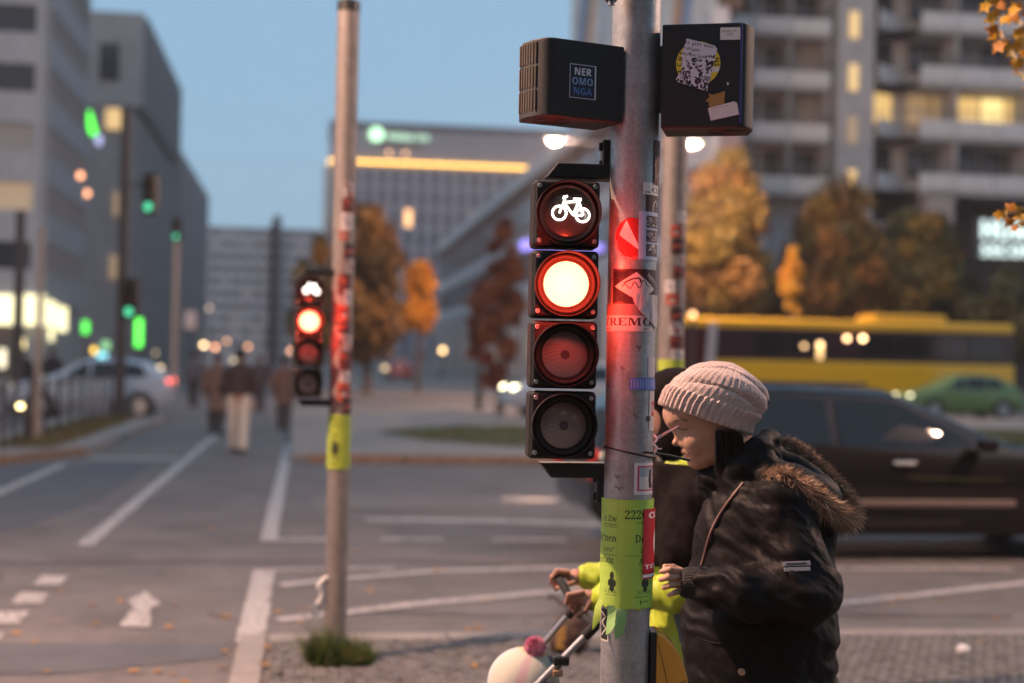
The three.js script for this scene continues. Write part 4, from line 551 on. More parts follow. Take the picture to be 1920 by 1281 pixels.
{ // the woman in the knitted hat
  const D = 3.85, K = D / FOCAL, b = at(1425, 640, D), g = thing('person', 'woman in pale knitted beanie and dark fur trimmed parka looking down beside the near pole', 'person', [b.x, 0.05, b.z], YAW);
  const L = (px, py, dz = 0) => g.worldToLocal(at(px, py, D - dz));
  // --- head, neck
  const head = (() => {
    const r = (p) => p * K, both = (px, py, dz, rad) => [ell(L(px, py, dz), V(r(rad), r(rad), r(rad))), ell(L(px, py, -dz), V(r(rad), r(rad), r(rad)))];
    const mass = union([ell(L(1333, 772), V(r(84), r(72), 0.077)), ell(L(1308, 777), V(r(62), r(34), 0.064)), ell(L(1322, 822), V(r(41), r(44), 0.06)), cap(L(1311, 858, 0), L(1316, 856, 0), r(15.5), r(17)), cap(L(1314, 857, 0.008), L(1360, 842, 0.05), r(17), r(16)), cap(L(1314, 857, -0.008), L(1360, 842, -0.05), r(17), r(16)), cap(L(1372, 840), L(1405, 930), r(40), r(46))], 0.028);
    const cheek = union([...both(1303, 829, 0.036, 19), ell(L(1298, 846), V(r(13), r(15), 0.024))], 0.02);
    const brow = cap(L(1263, 790, 0.026), L(1263, 790, -0.026), r(8)), nose = union([cap(L(1275, 804), L(1269, 828), r(5.5), r(6)), ell(L(1268, 831), V(r(7.5), r(5.5), 0.0085)), ...both(1279, 833.5, 0.0095, 5)], 0.008);
    const lips = union([cap(L(1284.5, 846.5, 0.014), L(1281.5, 846.5, 0), r(4.4)), cap(L(1281, 846.5, 0), L(1284.5, 846.5, -0.014), r(4.6)), cap(L(1288.5, 856, 0.012), L(1286.5, 856, 0), r(4.4)), cap(L(1286.5, 856, 0), L(1288.5, 856, -0.012), r(4.4))], 0.003), chin = ell(L(1303, 866), V(r(11), r(10), 0.018));
    const sock = [0.033, -0.033].map((z) => ell(L(1264, 805, z), V(r(9), r(5), 0.011))), balls = [0.031, -0.031].map((z) => ell(L(1283, 806, z), V(r(10.5), r(9.5), 0.0145)));
    return (x, y, z) => { let d = smin(mass(x, y, z), cheek(x, y, z), 0.02); d = smin(d, brow(x, y, z), 0.014); for (const s of sock) d = smax(d, -s(x, y, z), 0.012); for (const s of balls) d = smin(d, s(x, y, z), 0.005); d = smin(d, nose(x, y, z), 0.009); d = smin(d, chin(x, y, z), 0.014); return smin(d, lips(x, y, z), 0.004); };
  })();
  const lipA = L(1283, 848), lipB = L(1287, 855), skinC = (x, y, z) => { const l = Math.max(0, 1 - Math.min(Math.hypot(x - lipA.x, (y - lipA.y) * 1.6, z * 0.55), Math.hypot(x - lipB.x, (y - lipB.y) * 1.6, z * 0.55)) / 0.011), n = 1 + 0.12 * fbm(x * 60, y * 60, z * 60, 3) + 0.1 * fbm(x * 260, y * 260, z * 260, 2); const t = Math.min(1, l * 2.2); return [skinTone[0] * n * (1 - t) + 0.4 * t, skinTone[1] * n * (1 - t) + 0.13 * t, skinTone[2] * n * (1 - t) + 0.11 * t]; };
  const h0 = L(1230, 945), h1 = L(1440, 690), headG = iso(head, V(h0.x, h0.y, -0.095), V(h1.x, h1.y, 0.095), 0.0029, skinC);
  // --- left hand held in front of the coat
  const HZ = 0.165, hp = (px, py, dz = 0) => L(px, py, HZ + dz), fr = 0.0088;
  const hand = union([ell(hp(1284, 1090, -0.004), V(0.026, 0.034, 0.017)), cap(hp(1288, 1092, -0.004), hp(1330, 1094, 0), 0.024, 0.028), ...fingers([[hp(1276, 1071, 0.006), hp(1256, 1068, 0.02), hp(1241, 1072, 0.008), fr], [hp(1273, 1083, 0.008), hp(1252, 1083, 0.024), hp(1239, 1087, 0.01), fr], [hp(1274, 1096, 0.008), hp(1256, 1098, 0.022), hp(1245, 1102, 0.01), fr * 0.95], [hp(1278, 1108, 0.006), hp(1264, 1112, 0.018), hp(1255, 1116, 0.008), fr * 0.85], [hp(1284, 1074, -0.016), hp(1262, 1064, -0.014), hp(1247, 1063, 0.0), fr * 1.05]])], 0.006);
  const q0 = hp(1228, 1135), q1 = hp(1335, 1045), handG = iso(hand, V(q0.x, q0.y, HZ - 0.05), V(q1.x, q1.y, HZ + 0.055), 0.0029, (x, y, z) => skinTone.map((c) => c * (1.1 + 0.12 * fbm(x * 80, y * 80, z * 80, 3))));
  const core = iso(union([cap(L(1410, 930), V(0, 0.95, 0), 0.06, 0.1), cap(V(0.01, 0.95, 0.08), V(0.03, 0.1, 0.09), 0.06, 0.035), cap(V(0.01, 0.95, -0.08), V(-0.04, 0.1, -0.09), 0.06, 0.035), cap(L(1430, 960, 0.12), L(1520, 1120, 0.2), 0.04, 0.035), cap(L(1520, 1120, 0.2), L(1325, 1094, HZ), 0.035, 0.026)], 0.03), V(-0.35, 0.03, -0.25), V(0.35, 1.5, 0.35), 0.02, () => skinTone);
  mesh('body', merge([headG, handG, core]), skinM, g);
  // --- brow, lashes, hair
  const on = (px, py, lift = 0.0006) => { const p = march(head, L(px, py, 0.3), L(px, py, 0.2).sub(L(px, py, 0.3)).normalize()); return p.addScaledVector(grad(head, p), lift); };
  mesh('eyebrow', tube([on(1262, 792), on(1270, 787.5), on(1279, 786.5), on(1289, 789)], 0.0013, 18, 6), M([0.03, 0.017, 0.012], 0.6), g);
  mesh('eyelashes', tube([on(1272, 803), on(1278, 805.5), on(1285, 806), on(1291, 803.5)], 0.0011, 16, 6), M([0.02, 0.013, 0.012], 0.6), g);
  mesh('mouth_line', tube([on(1281, 851, 0.0002), on(1287, 851.6, 0.0002), on(1293, 851, 0.0002)], 0.0009, 12, 6), M([0.12, 0.03, 0.028], 0.6), g);
  { const list = []; for (let i = 0; i < 1200; i++) { const t = rnd(), s = rnd(), px = 1341 + 42 * s + 10 * t, py = 806 + 8 * rnd() + 5 * s, z = 0.079 + rr(-0.006, 0.006) - 0.004 * s; const p = L(px, py, z), e = L(px + rr(-6, 10) + 8 * t, 872 + 14 * rnd() + 10 * s, z + rr(-0.012, 0.004)); const d = e.clone().sub(p), l = d.length(); list.push([p, d.normalize(), l, 0.0032, [0.02, 0.012, 0.01]]); } strands(list, M([1, 1, 1], 0.4, { vertexColors: true, side: THREE.DoubleSide }), 'hair', g); mesh('hair', iso(union([cap(L(1364, 828, 0.055), L(1370, 872, 0.055), 0.021, 0.018), cap(L(1382, 832, 0.05), L(1388, 862, 0.05), 0.019, 0.016), cap(L(1372, 800, -0.03), L(1385, 870, -0.03), 0.04, 0.03), cap(L(1358, 800, -0.06), L(1364, 872, -0.06), 0.02, 0.014)], 0.03), V(L(1320, 900).x, L(1320, 900).y, -0.1), V(L(1430, 760).x, L(1430, 760).y, 0.1), 0.005), hairM, g); }
  // --- knitted beanie: crown and ribbed brim, with real ribs and slouching folds
  const knitB = tex(512, (u, v) => { const a = (u * 64) % 1, r = (v * 64 + Math.abs(a - 0.5) * 0.9) % 1; return 0.25 + 0.75 * Math.sin(Math.PI * r) * (0.55 + 0.45 * Math.sin(Math.PI * a)); }, 0.32);
  const wool = M(null, 0.92, { map: mottled(256, [0.6, 0.46, 0.42], 0.16, 0.11), bumpMap: knitB, bumpScale: 0.003, sheen: 0.4, sheenColor: new THREE.Color(0.5, 0.42, 0.38), physical: 1 });
  const C0 = L(1325, 788), ux = V(0.953, -0.302, 0), vx = V(0.302, 0.953, 0);
  const lerpT = (t, tab) => { for (let i = 1; i < tab.length; i++) if (t <= tab[i][0]) { const [a, x] = tab[i - 1], [b2, y] = tab[i], s = (t - a) / (b2 - a); return x + (y - x) * s; } return tab[tab.length - 1][1]; };
  const FR = [[0, -93], [26, -92], [53, -84], [70, -74], [85, -62], [98, -46], [108, -28], [114, -8], [118, 12]], BK = [[0, 85], [20, 84], [32, 90], [55, 97], [75, 95], [90, 84], [100, 70], [108, 52], [114, 32], [118, 12]], SD = [[0, 60], [40, 64], [70, 62], [90, 52], [104, 38], [113, 20], [118, 0.5]];
  function hatGrid(v0, v1, nv, nphi, fn) {
    const P = [], U = [], I = []; for (let j = 0; j <= nv; j++) { const v = v0 + (v1 - v0) * j / nv; for (let i = 0; i <= nphi; i++) { const a = i / nphi * 2 * Math.PI, cx = (lerpT(v, FR) + lerpT(v, BK)) / 2, rx = (lerpT(v, BK) - lerpT(v, FR)) / 2, rz = lerpT(v, SD), k = fn(v, a); const p = C0.clone().addScaledVector(ux, (cx + (rx + k) * Math.cos(a)) * K).addScaledVector(vx, v * K); p.z += (rz + k) * K * Math.sin(a); P.push(p.x, p.y, p.z); U.push(a * 0.1, v * K); } }
    for (let j = 0; j < nv; j++) for (let i = 0; i < nphi; i++) { const a = j * (nphi + 1) + i, c = a + nphi + 1; I.push(a, c, a + 1, a + 1, c, c + 1); }
    const q = new THREE.BufferGeometry(); q.setAttribute('position', new THREE.BufferAttribute(new Float32Array(P), 3)); q.setAttribute('uv', new THREE.BufferAttribute(new Float32Array(U), 2)); q.setIndex(I); q.computeVertexNormals(); return q;
  }
  const fold = (v, a) => { const s = Math.max(0, Math.min(1, (v - 38) / 25)), back = 0.5 + 0.5 * Math.cos(a - 0.5); const t = v * 0.085 - Math.sin(a) * 1.6 * (0.4 + back) + 0.9 * Math.cos(a * 1.5); return s * (6.2 * Math.pow(Math.abs(Math.sin(t)), 0.55) * (0.4 + back) - 3.8 + 4 * fbm(Math.cos(a) * 1.6, v * 0.03, Math.sin(a) * 1.6 + 5, 3)) + 0.55 * Math.cos(a * 46); };
  const hat = mesh('beanie', hatGrid(36, 118, 70, 300, (v, a) => fold(v, a) * Math.min(1, (118 - v) / 20) + 0.5), wool, g);
  mesh('brim', merge([hatGrid(-1, 42, 26, 460, (v, a) => 3 + 1.7 * Math.cos(a * 48) + (v > 38 ? -(v - 38) * 0.9 : v < 3 ? (v - 3) * 0.6 : 0)), hatGrid(-1, 8, 3, 200, () => -2)]), wool, hat);
  // --- parka
  const wr = (x, y, z) => 0.016 * fbm(x * 8 + 3, y * 11 + x * 7, z * 8, 4) + 0.009 * Math.sin((y * 2.2 + x * 1.3 + 0.5 * fbm(x * 5, y * 5, z * 5, 2)) * 34) * Math.max(0, fbm(x * 3, y * 3, z * 3 + 9, 2) + 0.25);
  const arm = union([cap(L(1462, 950, 0.15), L(1512, 1112, 0.235), 0.088, 0.08), cap(L(1512, 1112, 0.235), L(1400, 1112, 0.235), 0.078, 0.066), cap(L(1400, 1112, 0.235), L(1318, 1096, HZ + 0.01), 0.064, 0.048)], 0.03), farArm = union([cap(L(1440, 960, -0.17), L(1450, 1130, -0.26), 0.085, 0.07), cap(L(1450, 1130, -0.26), L(1330, 1100, -0.2), 0.07, 0.05)], 0.03);
  const ring = []; for (const s of [1, -1]) { ring.push(cap(L(1328, 898, 0), L(1376, 882, s * 0.07), 0.026, 0.026), cap(L(1376, 882, s * 0.07), L(1422, 842, s * 0.072), 0.026, 0.022), cap(L(1422, 842, s * 0.072), L(1438, 826, 0), 0.022, 0.022)); }
  const torso = union([cap(L(1405, 945), L(1432, 1030), 0.1, 0.185), cap(L(1430, 1010), L(1424, 1180), 0.182, 0.196), cap(L(1424, 1180), L(1424, 1420), 0.2, 0.215), cap(L(1415, 935, 0.06), L(1455, 955, 0.14), 0.08, 0.08), cap(L(1415, 935, -0.06), L(1455, 955, -0.14), 0.08, 0.08), ell(L(1492, 930), V(0.098, 0.075, 0.15)), cap(L(1450, 850, 0), L(1545, 940, 0), 0.03, 0.06), cap(L(1445, 870, 0.09), L(1540, 940, 0.09), 0.03, 0.05), ...ring], 0.045);
  const hole = cap(L(1385, 830), L(1397, 900), 0.055, 0.05), hem = L(1424, 1500).y;
  const coat = (x, y, z) => { let d = smin(torso(x, y, z), arm(x, y, z), 0.02); d = smin(d, farArm(x, y, z), 0.03); d += wr(x, y, z) * (1 + 0.6 * Math.max(0, 1 - Math.abs(arm(x, y, z)) / 0.03)); d = smax(d, -hole(x, y, z), 0.01); return Math.max(d, hem - y); };
  const parkaM = M([0.0055, 0.0042, 0.0045], 0.62, { bumpMap: weave, bumpScale: 0.0006, specularIntensity: 0.35 });
  const c0 = L(1225, 1500), c1 = L(1640, 790), parka = mesh('parka', iso(coat, V(c0.x - 0.03, hem - 0.02, -0.36), V(c1.x, c1.y, 0.36), 0.0062), parkaM, g);
  const onC = (px, py, lift = 0.001) => { const a = L(px, py, 0.6), p = march(coat, a, L(px, py, 0.4).sub(a).normalize()); return [p.clone().addScaledVector(grad(coat, p), lift), grad(coat, p)]; };
  { const [p, n] = onC(1494, 1063, 0.002), o = mesh('sleeve_badge', merge([rbox(0.07, 0.013, 0.004, 0.004, 0, 0.007, 0), rbox(0.066, 0.011, 0.003, 0.004, 0, -0.007, 0)]), M([0.22, 0.21, 0.22], 0.4, { metalness: 0.5 }), parka); o.position.copy(p); o.quaternion.setFromUnitVectors(V(0, 0, 1), n); o.rotateZ(0.06); const i = mesh('badge_slot', rbox(0.05, 0.005, 0.002, 0.001, 0, 0.007, 0.002), MT.dark, parka); i.position.copy(o.position); i.quaternion.copy(o.quaternion); }
  { const [p, n] = onC(1391, 1260, 0.001), o = mesh('snap_button', merge([dome(0.008, 0.003), new THREE.TorusGeometry(0.008, 0.002, 8, 20)]), M([0.5, 0.4, 0.3], 0.3, { metalness: 1 }), parka); o.position.copy(p); o.quaternion.setFromUnitVectors(V(0, 0, 1), n); }
  mesh('pocket_seam', tube([[1308, 1196], [1335, 1205], [1370, 1208], [1410, 1204], [1440, 1200]].map(([x, y]) => onC(x, y, 0.0008)[0]), 0.0018, 24, 6), parkaM, parka);
  mesh('bag_strap', tube([[1394, 906], [1375, 930], [1352, 962], [1333, 1000], [1322, 1040], [1316, 1060]].map(([x, y]) => onC(x, y, 0.0015)[0]), 0.0042, 40, 6), M([0.2, 0.1, 0.085], 0.5), parka);  // thin pinkish line down the coat front, built as a bag strap
  const cuff = mesh('cuff', iso((x, y, z) => Math.max(cap(L(1318, 1096, HZ + 0.004), L(1292, 1093, HZ), 0.045, 0.04)(x, y, z) + 0.0015 * Math.sin(Math.atan2(y - hp(1300, 1094).y, z - HZ) * 26), -cap(L(1340, 1096, HZ), L(1270, 1092, HZ), 0.032, 0.03)(x, y, z)), V(L(1250, 1170).x, L(1250, 1170).y, HZ - 0.07), V(L(1360, 1020).x, L(1360, 1020).y, HZ + 0.07), 0.0035), M([0.012, 0.009, 0.009], 0.8), parka);
  // --- fur along the folded-down hood
  { const list = [], tones = [[0.46, 0.3, 0.19], [0.3, 0.18, 0.105], [0.58, 0.42, 0.29], [0.17, 0.095, 0.06]];
    const near = new THREE.CatmullRomCurve3([L(1436, 896, 0.155), L(1470, 895, 0.175), L(1505, 915, 0.18), L(1545, 945, 0.16), L(1578, 968, 0.11), L(1592, 968, 0.04)]), far = new THREE.CatmullRomCurve3([L(1465, 836, -0.06), L(1495, 855, -0.04), L(1530, 885, -0.02), L(1560, 915, 0.0), L(1580, 940, 0.0), L(1592, 962, 0.02)]);
    for (const [cv, n, out] of [[near, 8500, V(0.05, 0.1, 0.45)], [far, 8000, V(0.35, 0.55, 0.25)]]) for (let i = 0; i < n; i++) { const t = rnd(), p = cv.getPoint(t), tg = cv.getTangent(t), o = V(rr(-1, 1), rr(-1, 1), rr(-1, 1)).normalize(); const cl = Math.floor(t * 60), d = o.clone().multiplyScalar(0.75).add(out).add(V(Math.sin(cl * 12.9) * 0.45, Math.sin(cl * 78.2) * 0.45, Math.sin(cl * 37.7) * 0.45)).addScaledVector(tg, 0.55).normalize(); p.addScaledVector(o, 0.012); const k = rr(0.7, 1.2); list.push([p, d, rr(0.016, 0.05), 0.0016, tones[Math.floor(rnd() * 4)].map((c) => c * k)]); }
    strands(list, furM, 'fur_trim', parka);
    mesh('fur_base', merge([new THREE.TubeGeometry(near, 40, 0.014, 8), new THREE.TubeGeometry(far, 40, 0.014, 8)]), M([0.1, 0.055, 0.03], 0.9), parka); }
  mesh('trousers', iso(union([cap(V(0.0, 0.85, 0.09), V(0.03, 0.1, 0.1), 0.1, 0.06), cap(V(0.0, 0.85, -0.09), V(-0.05, 0.1, -0.1), 0.1, 0.06)], 0.03), V(-0.25, 0.04, -0.25), V(0.25, 1.0, 0.25), 0.014), M([0.015, 0.016, 0.022], 0.85), g);
  for (const [x, z] of [[0.03, 0.1], [-0.05, -0.1]]) mesh('boot', iso(union([cap(V(x, 0.06, z), V(x - 0.16, 0.035, z), 0.055, 0.04), cap(V(x, 0.05, z), V(x, 0.16, z), 0.055, 0.062)], 0.03), V(x - 0.25, -0.01, z - 0.1), V(x + 0.1, 0.24, z + 0.1), 0.01), M([0.02, 0.014, 0.011], 0.5), g);
}
{ // the person behind, pushing the stroller
  const D = 4.5, K = D / FOCAL, b = at(1290, 640, D), g = thing('person', 'person in yellow green jacket and black vest pushing a stroller behind the near pole', 'person', [b.x, 0.05, b.z], YAW);
  const L = (px, py, dz = 0) => g.worldToLocal(at(px, py, D - dz)), tone = [0.4, 0.2, 0.135];
  const head = union([ell(L(1259, 760), V(0.088, 0.098, 0.075)), ell(L(1243, 800), V(0.068, 0.07, 0.062)), cap(L(1237, 838), L(1265, 836), 0.03, 0.04), cap(L(1207, 800), L(1202, 818), 0.009, 0.012), cap(L(1280, 830), L(1312, 900), 0.05, 0.055), ell(L(1213, 836), V(0.016, 0.012, 0.022))], 0.022);
  const fr = 0.0088, hz1 = -0.13, hz2 = 0.1;
  const h1 = union([ell(L(1078, 1083, hz1), V(0.03, 0.024, 0.032)), cap(L(1082, 1082, hz1), L(1112, 1084, hz1), 0.025, 0.028), ...fingers([0, 1, 2, 3].map((i) => [L(1064, 1073 + i * 2, hz1 + 0.03 - i * 0.019), L(1045, 1071 + i * 3, hz1 + 0.034 - i * 0.019), L(1035, 1083 + i * 3, hz1 + 0.03 - i * 0.019), fr * 1.1])), ...[0, 1, 2, 3].map((i) => cap(L(1035, 1083 + i * 3, hz1 + 0.03 - i * 0.019), L(1043, 1099 + i * 2, hz1 + 0.026 - i * 0.019), fr, fr * 0.9)), ...fingers([[L(1076, 1092, hz1 + 0.035), L(1062, 1098, hz1 + 0.05), L(1045, 1103, hz1 + 0.045), fr]])], 0.006);
  const h2 = union([ell(L(1100, 1122, hz2), V(0.028, 0.026, 0.03)), cap(L(1104, 1122, hz2), L(1128, 1126, hz2), 0.025, 0.028), ...fingers([0, 1, 2, 3].map((i) => [L(1092 - i * 2, 1111 + i * 7, hz2 + 0.026 - i * 0.012), L(1066 + i * 6, 1116 + i * 9, hz2 + 0.03 - i * 0.012), L(1062 + i * 7, 1131 + i * 8, hz2 + 0.02 - i * 0.012), fr])), ...fingers([[L(1106, 1130, hz2 + 0.03), L(1098, 1144, hz2 + 0.032), L(1086, 1152, hz2 + 0.02), fr]])], 0.006);
  const bb = (x0, y0, x1, y1, z0, z1, f, c) => iso(f, V(L(x0, y1).x, L(x0, y1).y, z0), V(L(x1, y0).x, L(x1, y0).y, z1), c, (x, y, z) => tone.map((v) => v * (1 + 0.12 * fbm(x * 60, y * 60, z * 60, 2))));
  const core = iso(union([cap(L(1312, 890), V(0.05, 0.95, 0), 0.08, 0.1), cap(V(0.05, 0.95, 0.08), V(0.14, 0.08, 0.09), 0.06, 0.035), cap(V(0.05, 0.95, -0.08), V(-0.05, 0.08, -0.09), 0.06, 0.035)], 0.03), V(-0.3, 0.02, -0.25), V(0.35, 1.45, 0.25), 0.02, () => tone);
  mesh('body', merge([bb(1200, 660, 1380, 930, -0.1, 0.1, head, 0.005), bb(1020, 1050, 1130, 1125, hz1 - 0.1, hz1 + 0.09, h1, 0.0032), bb(1045, 1090, 1140, 1170, hz2 - 0.1, hz2 + 0.09, h2, 0.0032), core]), skinM, g);
  mesh('hood', iso((x, y, z) => Math.max(smin(ell(L(1268, 742), V(0.108, 0.09, 0.092))(x, y, z), ell(L(1286, 808), V(0.115, 0.125, 0.098))(x, y, z), 0.04), -ell(L(1190, 815), V(0.06, 0.06, 0.08))(x, y, z)), V(L(1200, 900).x, L(1200, 900).y, -0.12), V(L(1400, 660).x, L(1400, 660).y, 0.12), 0.006), M([0.006, 0.0035, 0.0035], 0.85, { specularIntensity: 0.25 }), g);
  const neonM = M(null, 0.55, { map: mottled(256, [0.4, 0.5, 0.03], 0.12, 0.3), bumpMap: weave, bumpScale: 0.0005 }), wr = (x, y, z) => 0.02 * fbm(x * 12, y * 9 + x * 8, z * 12, 3) + 0.004 * Math.sin(x * 70 + y * 50 + 6 * fbm(x * 7, y * 7, z * 7, 2));
  const jf = union([cap(L(1315, 900), L(1330, 1060), 0.13, 0.18), cap(L(1328, 1060), L(1325, 1225), 0.175, 0.185), cap(L(1300, 960, -0.17), L(1235, 1060, -0.2), 0.075, 0.065), cap(L(1235, 1060, -0.2), L(1118, 1084, hz1), 0.062, 0.043), cap(L(1118, 1084, hz1), L(1098, 1082, hz1), 0.043, 0.038), cap(L(1310, 970, 0.17), L(1280, 1105, 0.2), 0.075, 0.068), cap(L(1280, 1105, 0.2), L(1150, 1122, hz2 + 0.02), 0.062, 0.045), cap(L(1150, 1122, hz2 + 0.02), L(1120, 1125, hz2), 0.045, 0.04), cap(L(1296, 868), L(1316, 885), 0.055, 0.06)], 0.03), hemY = L(1300, 1262).y;
  const bound = [V(L(1080, 1300).x, hemY - 0.03, -0.34), V(L(1450, 800).x, L(1450, 840).y, 0.34)];
  mesh('jacket', iso((x, y, z) => Math.max(jf(x, y, z) + wr(x, y, z), hemY - y), bound[0], bound[1], 0.009), neonM, g);
  const vf = union([cap(L(1312, 900), L(1326, 1060), 0.155, 0.2), cap(L(1290, 880), L(1320, 880), 0.07, 0.09), cap(L(1302, 950, -0.13), L(1302, 990, -0.15), 0.09, 0.1), cap(L(1308, 950, 0.13), L(1300, 1010, 0.14), 0.1, 0.1), cap(L(1262, 900, 0.03), L(1262, 1030, 0.04), 0.06, 0.09), cap(L(1310, 960, 0.17), L(1292, 1040, 0.19), 0.095, 0.095), cap(L(1300, 950, -0.17), L(1260, 1030, -0.19), 0.095, 0.09)], 0.04), vh = L(1300, 1056).y;
  mesh('vest', iso((x, y, z) => Math.max(vf(x, y, z) + wr(x, y, z), vh - y, y - L(1300, 868).y), bound[0], bound[1], 0.009), M([0.006, 0.0035, 0.0035], 0.85, { specularIntensity: 0.25 }), g);
  mesh('trousers', iso(union([cap(V(0.05, 0.8, 0.09), V(0.14, 0.1, 0.1), 0.1, 0.06), cap(V(0.05, 0.8, -0.09), V(-0.05, 0.1, -0.1), 0.1, 0.06)], 0.03), V(-0.2, 0.04, -0.25), V(0.35, 1.0, 0.25), 0.016), M([0.09, 0.11, 0.15], 0.85), g);
  for (const [x, z] of [[0.14, 0.1], [-0.05, -0.1]]) mesh('shoe', iso(union([cap(V(x, 0.05, z), V(x - 0.17, 0.035, z), 0.05, 0.04), cap(V(x, 0.05, z), V(x, 0.12, z), 0.05, 0.05)], 0.03), V(x - 0.26, -0.01, z - 0.1), V(x + 0.1, 0.2, z + 0.1), 0.011), M([0.03, 0.03, 0.03], 0.6), g);
}
{ // stroller
  const D = 4.45, b = at(1000, 640, D), g = thing('stroller', 'stroller with grey tubular handle bars at the bottom of the picture', 'stroller', [b.x, 0.05, b.z], YAW), L = (px, py, dz = 0) => g.worldToLocal(at(px, py, D - dz));
  mesh('handle_tube', rod(L(1066, 1152, -0.02), L(1012, 1216, -0.06), 0.0095), MT.alu, g); mesh('handle_tube', rod(L(1098, 1192, 0.2), L(990, 1302, 0.2), 0.011), MT.alu, g);
  mesh('grip', rod(L(1076, 1140, -0.02), L(1064, 1156, -0.02), 0.015), MT.rubber, g); mesh('grip', rod(L(1118, 1172, 0.2), L(1096, 1194, 0.2), 0.016), MT.rubber, g); mesh('grip', tube([L(1046, 1086, -0.2), L(1052, 1092, -0.12), L(1068, 1120, -0.06), L(1076, 1140, -0.02), L(1100, 1160, 0.1), L(1118, 1172, 0.2)], 0.013, 30), MT.rubber, g);
  mesh('joint', rbox(0.05, 0.03, 0.04, 0.008, ...L(1052, 1238, 0.2).toArray()), MT.black, g); mesh('strap', tube([L(1018, 1208, -0.04), L(1030, 1228, 0.05), L(1048, 1252, 0.15)], 0.008), MT.dark, g); mesh('latch', rbox(0.03, 0.018, 0.02, 0.004, ...L(1046, 1262, 0.21).toArray()), M([0.35, 0.2, 0.1], 0.5), g);
  const seatF = M([0.03, 0.035, 0.06], 0.9, { bumpMap: weave, bumpScale: 0.0006 });
  mesh('seat', merge([xf(rbox(0.34, 0.05, 0.36, 0.02), -0.16, 0.42, 0.07, 0, 0, 0.1), xf(rbox(0.05, 0.2, 0.34, 0.02), 0.03, 0.5, 0.07, 0, 0, -0.35)]), seatF, g);
  for (const z of [-0.13, 0.27]) { mesh('frame_tube', merge([rod(V(-0.42, 0.14, z), V(-0.02, 0.56, z), 0.011), rod(V(0.22, 0.12, z), V(-0.1, 0.5, z), 0.011)]), MT.alu, g); for (const x of [-0.44, 0.24]) { const w = mesh('wheel', xf(new THREE.TorusGeometry(0.1, 0.02, 10, 28), x, 0.12, z), MT.rubber, g); mesh('rim', xf(cyl(0.085, 0.085, 0.02, 0, -0.01, 0, 20), x, 0.12, z, Math.PI / 2), MT.alu, w); } }
  mesh('axle', merge([rod(V(-0.44, 0.12, -0.15), V(-0.44, 0.12, 0.29), 0.008), rod(V(0.24, 0.12, -0.15), V(0.24, 0.12, 0.29), 0.008)]), MT.alu, g);
  // the child in it
  const c = thing('child', 'small child in white hat with pink pompom sitting in the stroller', 'person', [g.position.x, 0.52, g.position.z], YAW), Lc = (px, py, dz = 0) => c.worldToLocal(at(px, py, D - dz)), HC = Lc(981, 1290, 0.08);
  mesh('body', iso(union([ell(HC.clone().add(V(-0.01, -0.01, 0)), V(0.098, 0.1, 0.088)), ell(HC.clone().add(V(-0.05, -0.05, 0)), V(0.06, 0.06, 0.062)), cap(HC.clone().add(V(0, -0.08, 0)), V(-0.03, 0.0, 0.07), 0.05, 0.09), cap(V(-0.03, 0, 0.12), V(-0.3, -0.02, 0.14), 0.05, 0.04), cap(V(-0.03, 0, 0.02), V(-0.3, -0.02, 0.0), 0.05, 0.04)], 0.03), V(-0.4, -0.1, -0.1), V(0.18, 0.5, 0.25), 0.008, () => [0.46, 0.27, 0.2]), skinM, c);
  const hatT = canvas(256, 256, (x) => { x.fillStyle = '#bdb9aa'; x.fillRect(0, 0, 256, 256); for (let i = 0; i < 10; i++) { x.fillStyle = ['#b3bcc2', '#bdb8a8', '#bfa3a4', '#c4c1b6'][i % 4]; x.fillRect(i * 26, 0, 12, 256); } x.fillStyle = '#bfb68e'; x.fillRect(0, 0, 256, 60); });
  const hatB = tex(256, (u, v) => 0.5 + 0.3 * Math.sin(u * 6.2832 * 60) + 0.2 * Math.sin(v * 6.2832 * 40), 1);
  const hat = mesh('knitted_hat', (() => { const q = new THREE.SphereGeometry(1, 48, 28, 0, 6.2832, 0, 1.85), p = q.attributes.position; for (let i = 0; i < p.count; i++) { const a = Math.atan2(p.getX(i), p.getZ(i)), k = 1 + 0.025 * Math.sin(a * 9) * (1 - p.getY(i)) * 0.5; p.setXYZ(i, p.getX(i) * 0.112 * k, p.getY(i) * 0.112, p.getZ(i) * 0.1 * k); } q.computeVertexNormals(); q.rotateZ(-0.25); return q.translate(HC.x, HC.y + 0.012, HC.z); })(), M(null, 0.9, { map: hatT, bumpMap: hatB, bumpScale: 0.0008 }), c);
  { const P0 = Lc(1003, 1212, 0.1), list = []; for (let i = 0; i < 2600; i++) { const d = V(rr(-1, 1), rr(-1, 1), rr(-1, 1)).normalize(); list.push([P0.clone().addScaledVector(d, 0.022), d, rr(0.01, 0.016), 0.0035, [0.85, 0.38, 0.5].map((v) => v * rr(0.75, 1.15))]); } strands(list, furM, 'pompom', hat); mesh('pompom_core', new THREE.SphereGeometry(0.024, 20, 14).translate(P0.x, P0.y, P0.z), M([0.75, 0.3, 0.42], 0.95), hat); }
  mesh('coat', iso(union([cap(HC.clone().add(V(0.01, -0.13, 0)), V(-0.03, 0.02, 0.07), 0.09, 0.12), cap(V(-0.03, 0.02, 0.15), V(-0.22, 0.06, 0.16), 0.06, 0.05)], 0.04), V(-0.35, -0.12, -0.14), V(0.18, 0.32, 0.3), 0.012), M([0.25, 0.28, 0.34], 0.9), c);
}
